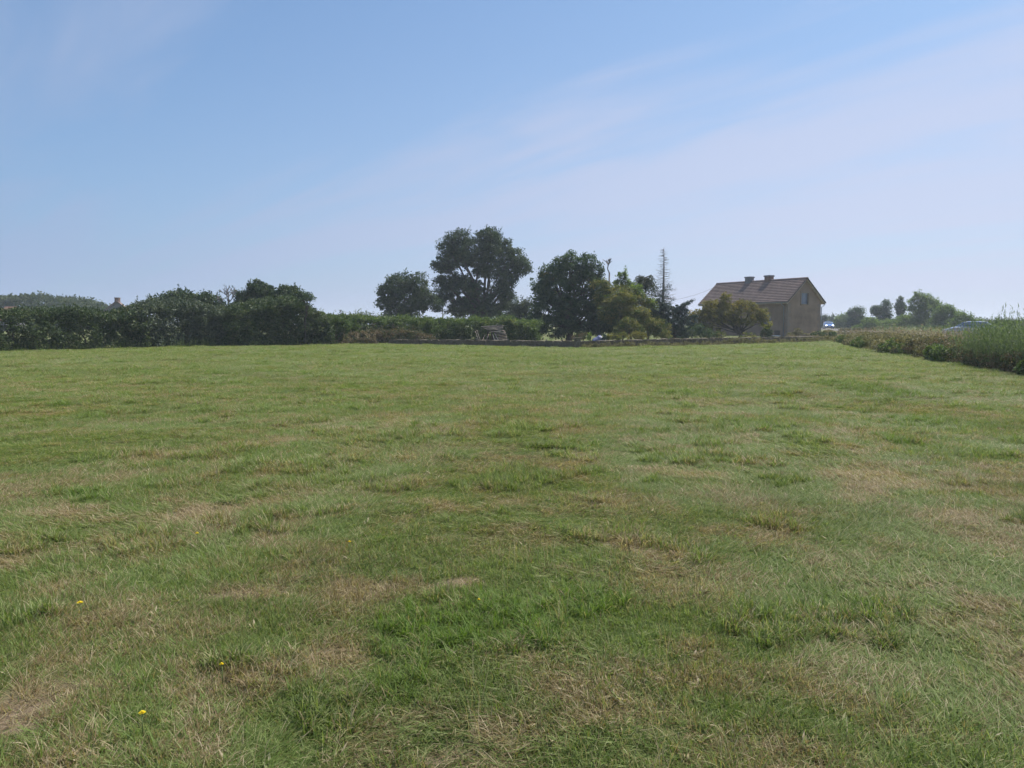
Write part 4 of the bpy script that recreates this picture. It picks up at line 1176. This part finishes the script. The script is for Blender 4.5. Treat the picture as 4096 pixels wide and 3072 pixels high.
for px, lb in ((1598, 'leftmost short stub along the wall top by the brambles'), (1667, 'short stub on the wall line below the small oak'), (1905, 'short stub on the wall line left of the woodpile')):
    post(px, 1368, 1355, 53.2, lb, .05)

# ------------------------------------------------------------------ woodpile
WY = 54.5
wpile = empty('woodpile', (*bxy(1985, WY), float(gz0(WY))), R(4), 'stacked pile of long grey branches against the hedge', 'woodpile')
rg = random.Random(5)
def stick(x0, z0, x1, z1, y, r, mat, parent, name='branch'):
    mb = MB(); a = Vector((x0, y, z0)); b = Vector((x1, y + rg.uniform(-.15, .15), z1)); pts_ = []
    for k in range(5):
        p = a.lerp(b, k / 4) + Vector((0, rg.uniform(-.02, .02), rg.uniform(-.025, .025))); pts_.append(p)
    mb.tube(pts_, [r, r * .95, r * .9, r * .8, r * .65], 6); return mb.build(name, M[mat], parent)
S = WY / F_PX
for i in range(30):   # lower right part of the pile
    z = .05 + i / 30 * .95
    xr = (50 - 16 * (z / 1.0)) * S + rg.uniform(-.06, .04)
    xl = (-14 + rg.uniform(-8, 14)) * S
    if rg.random() < .4: xl = 10 * S
    stick(xr, z + rg.uniform(-.03, .03) - .05, xl, z + rg.uniform(-.01, .09), rg.uniform(-.3, .3), rg.uniform(.025, .045), ('wood_grey', 'bark', 'wood_grey', 'deadwood')[i % 4], wpile)
for i in range(24):   # upper branches, sticking out to the left
    z = .88 + i / 24 * .38
    stick((32 - rg.uniform(0, 14)) * S, z + rg.uniform(-.02, .05), (-rg.uniform(30, 62) if i > 8 else -rg.uniform(22, 30)) * S, z + rg.uniform(-.10, .02) - .02, rg.uniform(-.3, .3), rg.uniform(.022, .042), ('wood_grey', 'deadwood', 'bark')[i % 3], wpile)
for i in range(14):   # uprights inside
    x_ = rg.uniform(-36, 10) * S
    stick(x_ + rg.uniform(-.15, .15), 0, x_ + rg.uniform(-.2, .2), rg.uniform(.85, 1.0), rg.uniform(.0, .4), .03, 'wood_dark', wpile)
def lean(px0, py0, px1, py1, Y, label, mat, r=.028):
    a = P(px0, py0, Y); b = P(px1, py1, Y + .25); z0 = float(gz0(Y)) - .02
    # carry the foot down to the ground
    d = (a - b); k = (z0 - b.z) / d.z; foot = b + d * k
    mb = MB(); pts_ = [foot.lerp(b, i / 5) + Vector((rg.uniform(-.015, .015), 0, 0)) for i in range(6)]
    mb.tube(pts_, [r, r, r * .95, r * .9, r * .85, r * .75], 7); o = mb.build('pole', M[mat], None, True); tag(o, label, 'pole', 'poles leaning by the woodpile')
lean(1979, 1360, 1970, 1336, WY - .5, 'pale peeled pole leaning on the woodpile, left of the pair', 'wood_pale', .03)
lean(1992, 1360, 1978, 1333, WY - .5, 'pale peeled pole leaning on the woodpile, right of the pair', 'wood_pale', .03)
lean(1912, 1356, 1901, 1325, WY - .3, 'dull pole leaning left of the woodpile, the outermost one', 'wood_grey', .022)
lean(1917, 1350, 1908, 1320, WY - .2, 'dull pole leaning left of the woodpile, just inside the outermost', 'wood_grey', .018)
lean(1947, 1358, 1955, 1336, WY - .3, 'dull pole tilted right under the overhanging branches', 'wood_grey', .022)
lean(1932, 1356, 1940, 1340, WY - .2, 'short dull pole tilted right in the gap under the pile', 'wood_grey', .02)

# blue tarpaulin heap
Yt = 52; c = P(2395, 1362, Yt); zt = float(gz0(Yt))
nu, nv = 26, 16; V = []; ww, hh_ = 56 * Yt / F_PX, P(2395, 1341, Yt).z - zt
for j in range(nv):
    for i in range(nu):
        u_x, v_y = i / (nu - 1) * 2 - 1, j / (nv - 1) * 2 - 1
        prof = max(0, 1 - abs(u_x) ** 3.2) * max(0, 1 - abs(v_y) ** 3.0)
        hgt = hh_ * prof ** .45 * (.86 + .12 * math.sin(u_x * 5 + 1) + .05 * math.sin(u_x * 13 + v_y * 7)) + random.uniform(0, .01)
        V.append((u_x * ww / 2, v_y * .45, hgt))
Ff = [[j * nu + i, j * nu + i + 1, (j + 1) * nu + i + 1, (j + 1) * nu + i] for j in range(nv - 1) for i in range(nu - 1)]
o = mesh_np('tarpaulin', V, Ff, M['tarp'], None, smooth=True); o.location = (c.x, Yt, zt); tag(o, 'lilac-blue tarpaulin draped over a heap behind the wall', 'tarpaulin')

# ------------------------------------------------------------------ cars
def car(loc, heading, body, label, lights):
    """hatchback, nose along local +x, 4.1 m long"""
    root = empty('car', loc, heading, label, 'car')
    secs = [ # x, z_bottom, z_shoulder, z_top, half width low, half width shoulder, half width roof
        (2.05, .35, .55, .60, .62, .66, .60), (1.95, .25, .66, .70, .78, .80, .70), (1.6, .22, .76, .82, .85, .86, .74), (1.05, .20, .88, .98, .87, .88, .74),
        (.35, .20, .94, 1.38, .88, .89, .62), (0.0, .20, .95, 1.46, .88, .89, .60), (-.8, .20, .96, 1.47, .88, .89, .60), (-1.5, .22, .98, 1.40, .87, .88, .60), (-1.9, .28, .98, 1.12, .84, .85, .66), (-2.03, .38, .92, .96, .78, .80, .66)]
    V = []
    for x_, zb, zs, zt_, wb, ws, wr in secs:
        for s in (1,): pass
        ring = [(-wb, zb), (-ws, (zb + zs) / 2 + .05), (-ws * .985, zs), (-wr, zt_ - .03), (-wr * .6, zt_), (wr * .6, zt_), (wr, zt_ - .03), (ws * .985, zs), (ws, (zb + zs) / 2 + .05), (wb, zb)]
        V += [(x_, y_, z_) for y_, z_ in ring]
    n_ = 10; Ff = []
    for i in range(len(secs) - 1):
        for k in range(n_):
            Ff.append([i * n_ + k, i * n_ + (k + 1) % n_, (i + 1) * n_ + (k + 1) % n_, (i + 1) * n_ + k])
    Ff += [list(range(n_)), [(len(secs) - 1) * n_ + k for k in range(n_)][::-1]]
    mesh_np('body', V, Ff, M[body], root, smooth=False)
    def strip(name, pts, mat, parent=root):
        return mesh_np(name, pts, [list(range(len(pts)))], M[mat], parent)
    def pane(name, pts, off):
        a = [Vector(p) for p in pts]; o_ = Vector(off); b = [p + o_ for p in a]; k = len(a)
        F_ = [[i, (i + 1) % k, (i + 1) % k + k, i + k] for i in range(k)] + [list(range(k))[::-1], [k + i for i in range(k)]]
        return mesh_np(name, a + b, F_, M['glass'], root)
    pane('windscreen', [(.98, -.66, 1.01), (.98, .66, 1.01), (.38, .54, 1.37), (.38, -.54, 1.37)], (.03, 0, .05))
    pane('rear_window', [(-1.86, .58, 1.13), (-1.86, -.58, 1.13), (-1.52, -.5, 1.37), (-1.52, .5, 1.37)], (-.04, 0, .03))
    for s in (-1, 1):
        pane('side_window', [(.75, s * .83, 1.0), (-.35, s * .865, 1.0), (-.35, s * .66, 1.38), (.32, s * .66, 1.36)], (0, s * .03, .02))
        pane('side_window', [(-.43, s * .865, 1.0), (-1.45, s * .86, 1.02), (-1.35, s * .67, 1.34), (-.43, s * .66, 1.38)], (0, s * .03, .02))
        mb = MB(); mb.box((.55, s * .98, 1.02), (.14, .18, .13)); mb.build('mirror', M[body], root)
        mb = MB(); mb.box((1.93, s * .60, .665), (.16, .34, .14), Matrix.Rotation(-.4 * s, 3, 'Z')); mb.build('headlight', M['lamp' if lights else 'metal'], root)
        for x_ in (1.3, -1.25):
            mb = MB(); mb.tube([(x_, s * .70, .31), (x_, s * .895, .31)], .31, 18); w_ = mb.build('wheel', M['blackp'], root)
            mb = MB(); mb.tube([(x_, s * .89, .31), (x_, s * .91, .31)], .2, 14); mb.build('rim', M['metal'], w_)
    mb = MB(); mb.box((2.03, 0, .56), (.08, .80, .12)); mb.build('grille', M['blackp'], root)
    mb = MB(); mb.box((2.05, 0, .38), (.07, 1.0, .10)); mb.build('air_intake', M['blackp'], root)
    mb = MB(); mb.box((2.085, 0, .46), (.02, .50, .10)); mb.build('number_plate', M['plate'], root)
    return root
bc = bxy(3310, 157)
car((bc[0], bc[1], float(gz0(157)) + .09), math.atan2(-bc[1], -bc[0]) + .12, 'paint_blue', 'blue car driving towards us with headlights on, right of the house', True)
sc_ = bxy(3868, 71)
car((sc_[0], sc_[1], float(gz0(71)) + .09), R(152), 'paint_silver', 'silver car half hidden behind the green broom bush at right', False)

# ------------------------------------------------------------------ right verge
VB = [(26.5, 62), (24.6, 57.6), (21.2, 47), (18.6, 38), (17.4, 32)]
hedge('brambles', 'low dry bracken and bramble bank along the right field edge', 'brambles', VB,
      top_from_px([(3330, 1345), (3400, 1334), (3450, 1332), (3520, 1335), (3600, 1342), (3720, 1352)], VB), 2.4, 'bracken', 1500, rc=.20, per=26, leaf=.085, shoots=300, mat_shoot='straw', jitter=.22)
VC = [(18.3, 36), (16.6, 28.8), (15.2, 22.8), (13.8, 17), (12.5, 12), (11.8, 5)]
hedge('brambles', 'dark purplish bramble mass at the foot of the broom, right edge', 'brambles', VC,
      [(0, .95), (.22, .95), (.3, .7), (.45, .75), (.7, 1.0), (1, 1.1)], 1.2, 'bramble', 2000, rc=.17, per=28, leaf=.07, shoots=80, jitter=.2)
def broom():
    root = empty('broom_bush', (15.9, 25, float(gz0(25))), 0, 'tall bright green broom bush with spiky tips at the right edge', 'bush')
    b = np.array(root.location)
    m = 3400; Yv = 28.6 - 14.5 * RNG.random(m) ** .8
    Xv = np.interp(Yv, [12, 17, 22.8, 28.8], [12.5, 13.8, 15.2, 16.6]) - .12 + RNG.random(m) * 1.9
    h = np.interp(Yv, [15, 22, 26, 28, 28.7], [1.85, 1.75, 1.62, 1.56, 1.45]) * (.55 + .47 * RNG.random(m))
    tip = RNG.random(m) < .07; h = np.where(tip, h * 1.12 + .30, h)
    per = 26
    tt = RNG.random((m, per)) ** .8
    dx = RNG.normal(0, .13, m) * np.where(tip, .35, 1); dy = RNG.normal(0, .13, m) * np.where(tip, .35, 1)
    z0 = gz0(Yv)
    C = np.stack([Xv[:, None] + dx[:, None] * tt * h[:, None] * 2, Yv[:, None] + dy[:, None] * tt * h[:, None] * 2, z0[:, None] + h[:, None] * (.12 + .88 * tt)], -1).reshape(-1, 3)
    C += RNG.normal(0, .02, C.shape) * np.repeat(np.where(tip, .25, 1), per)[:, None]
    ax = np.repeat(np.stack([dx * 2, dy * 2, np.ones(m)], 1), per, 0)
    V, F = quads(C, .13, .12, axis_dir=ax)
    mesh_np('foliage', V - b, F, M['broom'], root, {'rnd': np.repeat(np.clip(np.repeat(RNG.random(m), per) * .6 + RNG.random(m * per) * .4, 0, 1), 4)})
broom()
# dry stalks on top of the bank
def stalks(name, label, pts_, n, hmin, hmax, mat):
    pts_ = np.array(pts_, float); u_ = RNG.random(n) * (len(pts_) - 1); i = u_.astype(int); f = (u_ - i)[:, None]
    p = pts_[i] * (1 - f) + pts_[np.minimum(i + 1, len(pts_) - 1)] * f
    X = p[:, 0] + RNG.normal(0, .5, n); Y = p[:, 1] + RNG.normal(0, .6, n); z0 = gz0(Y) + p[:, 2]
    h = hmin + (hmax - hmin) * RNG.random(n)
    per = 5; t_ = np.linspace(.1, 1, per)[None, :]
    dx = RNG.normal(0, .12, n); dy = RNG.normal(0, .12, n)
    C = np.stack([X[:, None] + dx[:, None] * t_ * h[:, None], Y[:, None] + dy[:, None] * t_ * h[:, None], z0[:, None] + h[:, None] * t_], -1).reshape(-1, 3)
    ax = np.repeat(np.stack([dx, dy, np.ones(n)], 1), per, 0)
    V, F = quads(C, h.mean() * .3, .11, axis_dir=ax)
    o = mesh_np(name, V, F, M[mat], None, {'rnd': np.repeat(RNG.random(len(C)), 4)}); tag(o, label, 'tall grass', kind='stuff')
stalks('tall_grass', 'pale dry seed stalks standing on the bracken bank', [(27, 61, .3), (23.5, 48, .45), (21.2, 40, .5), (20, 34, .5), (18.8, 30, .6)], 1500, .35, .75, 'straw')
stalks('tall_grass', 'rough pale grass strip between the bank and the road', [(44, 150, .0), (38, 95, .0), (35, 75, .0), (36, 60, .0), (34, 50, .0)], 1600, .4, .8, 'straw')
stalks('tall_grass', 'dull green verge grass along the road before the far bushes', [(56, 118, .0), (52, 96, .0), (50, 84, 0), (53, 70, 0)], 1400, .5, 1.1, 'pale')
stalks('tall_grass', 'dry grass tufts lining the shaded foot of the left hedge', [(-30, 37.8, 0), (-26, 39.4, 0), (-21, 45.5, 0), (-17, 48, 0), (-12.4, 50.4, 0)], 1500, .2, .55, 'hedge_light')

for k_, (u0, u1) in enumerate([((24.3, 56.6), (23.2, 53.2)), ((21.0, 46.6), (20.0, 43.0)), ((18.8, 38.6), (17.9, 34.6)), ((17.0, 30.8), (16.5, 28.9)), ((14.9, 21.9), (14.6, 20.6))]):
    hedge('ivy_patch', ['small green ivy patch near the far end of the dry bank', 'green ivy patch in the middle of the dry bank', 'wide green ivy patch low on the dry bank, left of the broom', 'green leafy patch where the bank meets the broom bush', 'green leafy patch low in the purplish brambles at the right edge'][k_], 'ivy',
          [(u0[0] - .25, u0[1]), (u1[0] - .25, u1[1])], [(0, .62), (.5, .8), (1, .6)], .5, 'hedge_light', 150, rc=.14, per=24, leaf=.085, jitter=.3)

# trees right of the house, beyond the road
def rtree(label, Y, base, lobes, mat='far', n=260, rc=.6, leaf=.24, name='tree', tr=.14, flat=.9, per=32, cat='tree', shell=.35):
    return tree(name, label, cat, Y, base, lobes, mat, n=n, rc=rc, leaf=leaf, per=per, tr=tr, flat=flat, group=None, shell=shell)
rtree('narrow dark tree close to the right corner of the house', 175, 3292, [(3290, 1285, 14, 20), (3298, 1275, 10, 14), (3284, 1300, 16, 14)], n=110)
rtree('dark shrub tree directly behind the blue car', 185, 3328, [(3330, 1275, 14, 16), (3325, 1295, 22, 20), (3350, 1290, 16, 20)], n=120)
rtree('pale green bushes right behind the blue car', 170, 3375, [(3365, 1280, 26, 22), (3385, 1268, 22, 18), (3350, 1300, 24, 16), (3390, 1295, 28, 22)], mat='pale', n=200)
rtree('dark rounded bush tree, first right of the car', 140, 3430, [(3418, 1250, 24, 22), (3444, 1244, 16, 18), (3425, 1285, 32, 34), (3405, 1300, 20, 22)], mat='dark', n=300, rc=.5, leaf=.2)
rtree('dark rounded bush tree, second right of the car', 135, 3530, [(3510, 1240, 26, 20), (3548, 1222, 20, 22), (3535, 1258, 32, 28), (3498, 1246, 16, 16), (3530, 1300, 34, 24)], mat='dark', n=340, rc=.45, leaf=.2)
rtree('column shaped dark tree between two rounder trees at right', 132, 3600, [(3600, 1206, 10, 20), (3594, 1228, 14, 22), (3609, 1232, 12, 28), (3600, 1262, 13, 24)], mat='dark', n=200, rc=.32, leaf=.17)
rtree('lower green bushes between the dark trees at right', 120, 3570, [(3480, 1294, 38, 24), (3565, 1298, 54, 22), (3625, 1285, 40, 28), (3460, 1312, 50, 12), (3655, 1270, 24, 30)], mat='pale', n=460, rc=.42, leaf=.18)
rtree('pale feathery tree, tallest right of the house', 118, 3690, [(3672, 1185, 18, 20), (3650, 1205, 20, 22), (3700, 1195, 28, 22), (3735, 1208, 24, 18), (3645, 1236, 22, 18), (3700, 1235, 56, 36), (3690, 1285, 60, 38), (3745, 1230, 26, 26)], mat='pale', n=800, rc=.34, leaf=.15, shell=.1, tr=.1)
rtree('rounded mid green tree right of the feathery one', 112, 3770, [(3785, 1236, 30, 16), (3765, 1255, 30, 30), (3810, 1258, 30, 24), (3775, 1288, 56, 32)], mat='pale', n=380, rc=.42, leaf=.18)
rtree('low green tree behind the silver car', 108, 3845, [(3845, 1265, 26, 14), (3870, 1276, 22, 14), (3840, 1292, 40, 20), (3900, 1292, 40, 14)], mat='pale', n=250, rc=.42, leaf=.18)
VR = [bxy(3850, 95), bxy(3990, 92), bxy(4200, 88), bxy(4600, 80)]
hedge('hedge', 'far low hedge behind the broom tips at the right edge', 'hedge', VR, top_from_px([(3850, 1285), (3990, 1283), (4200, 1282), (4600, 1275)], VR), 2.5, 'far', 700, rc=.4, leaf=.22, shoots=60)
VQ = [bxy(3275, 150), bxy(3400, 128), bxy(3470, 118)]
hedge('hedge', 'clipped low green hedge in front of the blue car', 'hedge', [bxy(3338, 92), bxy(3400, 90), bxy(3440, 88)], [(0, 1.0), (1, .98)], .8, 'hedge', 130, rc=.16, leaf=.1, jitter=.02)
shrub('brown scrub left of the hedge before the blue car', 90, [(3315, 1328, 24, 9), (3300, 1332, 20, 7)], 'olive', 50, .18, .12)

# ------------------------------------------------------------------ dandelions
def dandelion(px, py, label, size):
    p = hit(px, py + 10); root = empty('dandelion', p, random.uniform(0, 6), label, 'flower', 'yellow dandelions in the grass')
    h = .10
    mb = MB(); mb.tube([(0, 0, 0), (.004, 0, h * .5), (0, 0, h)], .0022, 6); mb.build('stem', M['stemg'], root, True)
    mb = MB()
    for ring_, (k_, rr, zz_) in enumerate(((16, 1.0, .0), (12, .72, .003), (8, .42, .006))):
        for i in range(k_):
            a = 2 * math.pi * i / k_ + ring_ * .3; d = Vector((math.cos(a), math.sin(a), 0)); q = Vector((-d.y, d.x, 0)); r_ = size * rr
            z_ = h + zz_
            mb.add([Vector((0, 0, z_)) - q * .001, Vector((0, 0, z_)) + d * r_ * .55 - q * .0026 + Vector((0, 0, .004)), Vector((0, 0, z_)) + d * r_ + Vector((0, 0, .003)), Vector((0, 0, z_)) + d * r_ * .55 + q * .0026 + Vector((0, 0, .004))], [[0, 1, 2, 3]])
    mb.build('flower_head', M['petal'], root)
dandelion(323, 2472, 'yellow dandelion at lower left, between dry straw patches', 0.0173)
dandelion(572, 2923, 'yellow dandelion nearest the bottom edge at left', 0.0144)
dandelion(889, 2716, 'small yellow dandelion right of the lower left straw patch', 0.0101)
dandelion(790, 2168, 'yellow dandelion farthest back on the left', 0.0130)
dandelion(1398, 2200, 'yellow dandelion in the middle of the meadow foreground', 0.0122)
dandelion(1916, 2442, 'tiny yellow dandelion in the lush green patch', 0.0086)

# ------------------------------------------------------------------ haze
hz, hn, hl = new_mat('haze_air')
pv = hn.new('ShaderNodeVolumePrincipled')
pv.inputs['Color'].default_value = (.80, .86, 1.0, 1)
pv.inputs['Density'].default_value = .00065
pv.inputs['Anisotropy'].default_value = .2
ho = hn.new('ShaderNodeOutputMaterial'); hl.new(pv.outputs[0], ho.inputs['Volume'])
mb = MB(); mb.box((0, 600, 9.0), (3200, 1900 + 600, 22.0)); o = mb.build('haze', hz); tag(o, 'thin pale summer haze over the fields', kind='stuff')
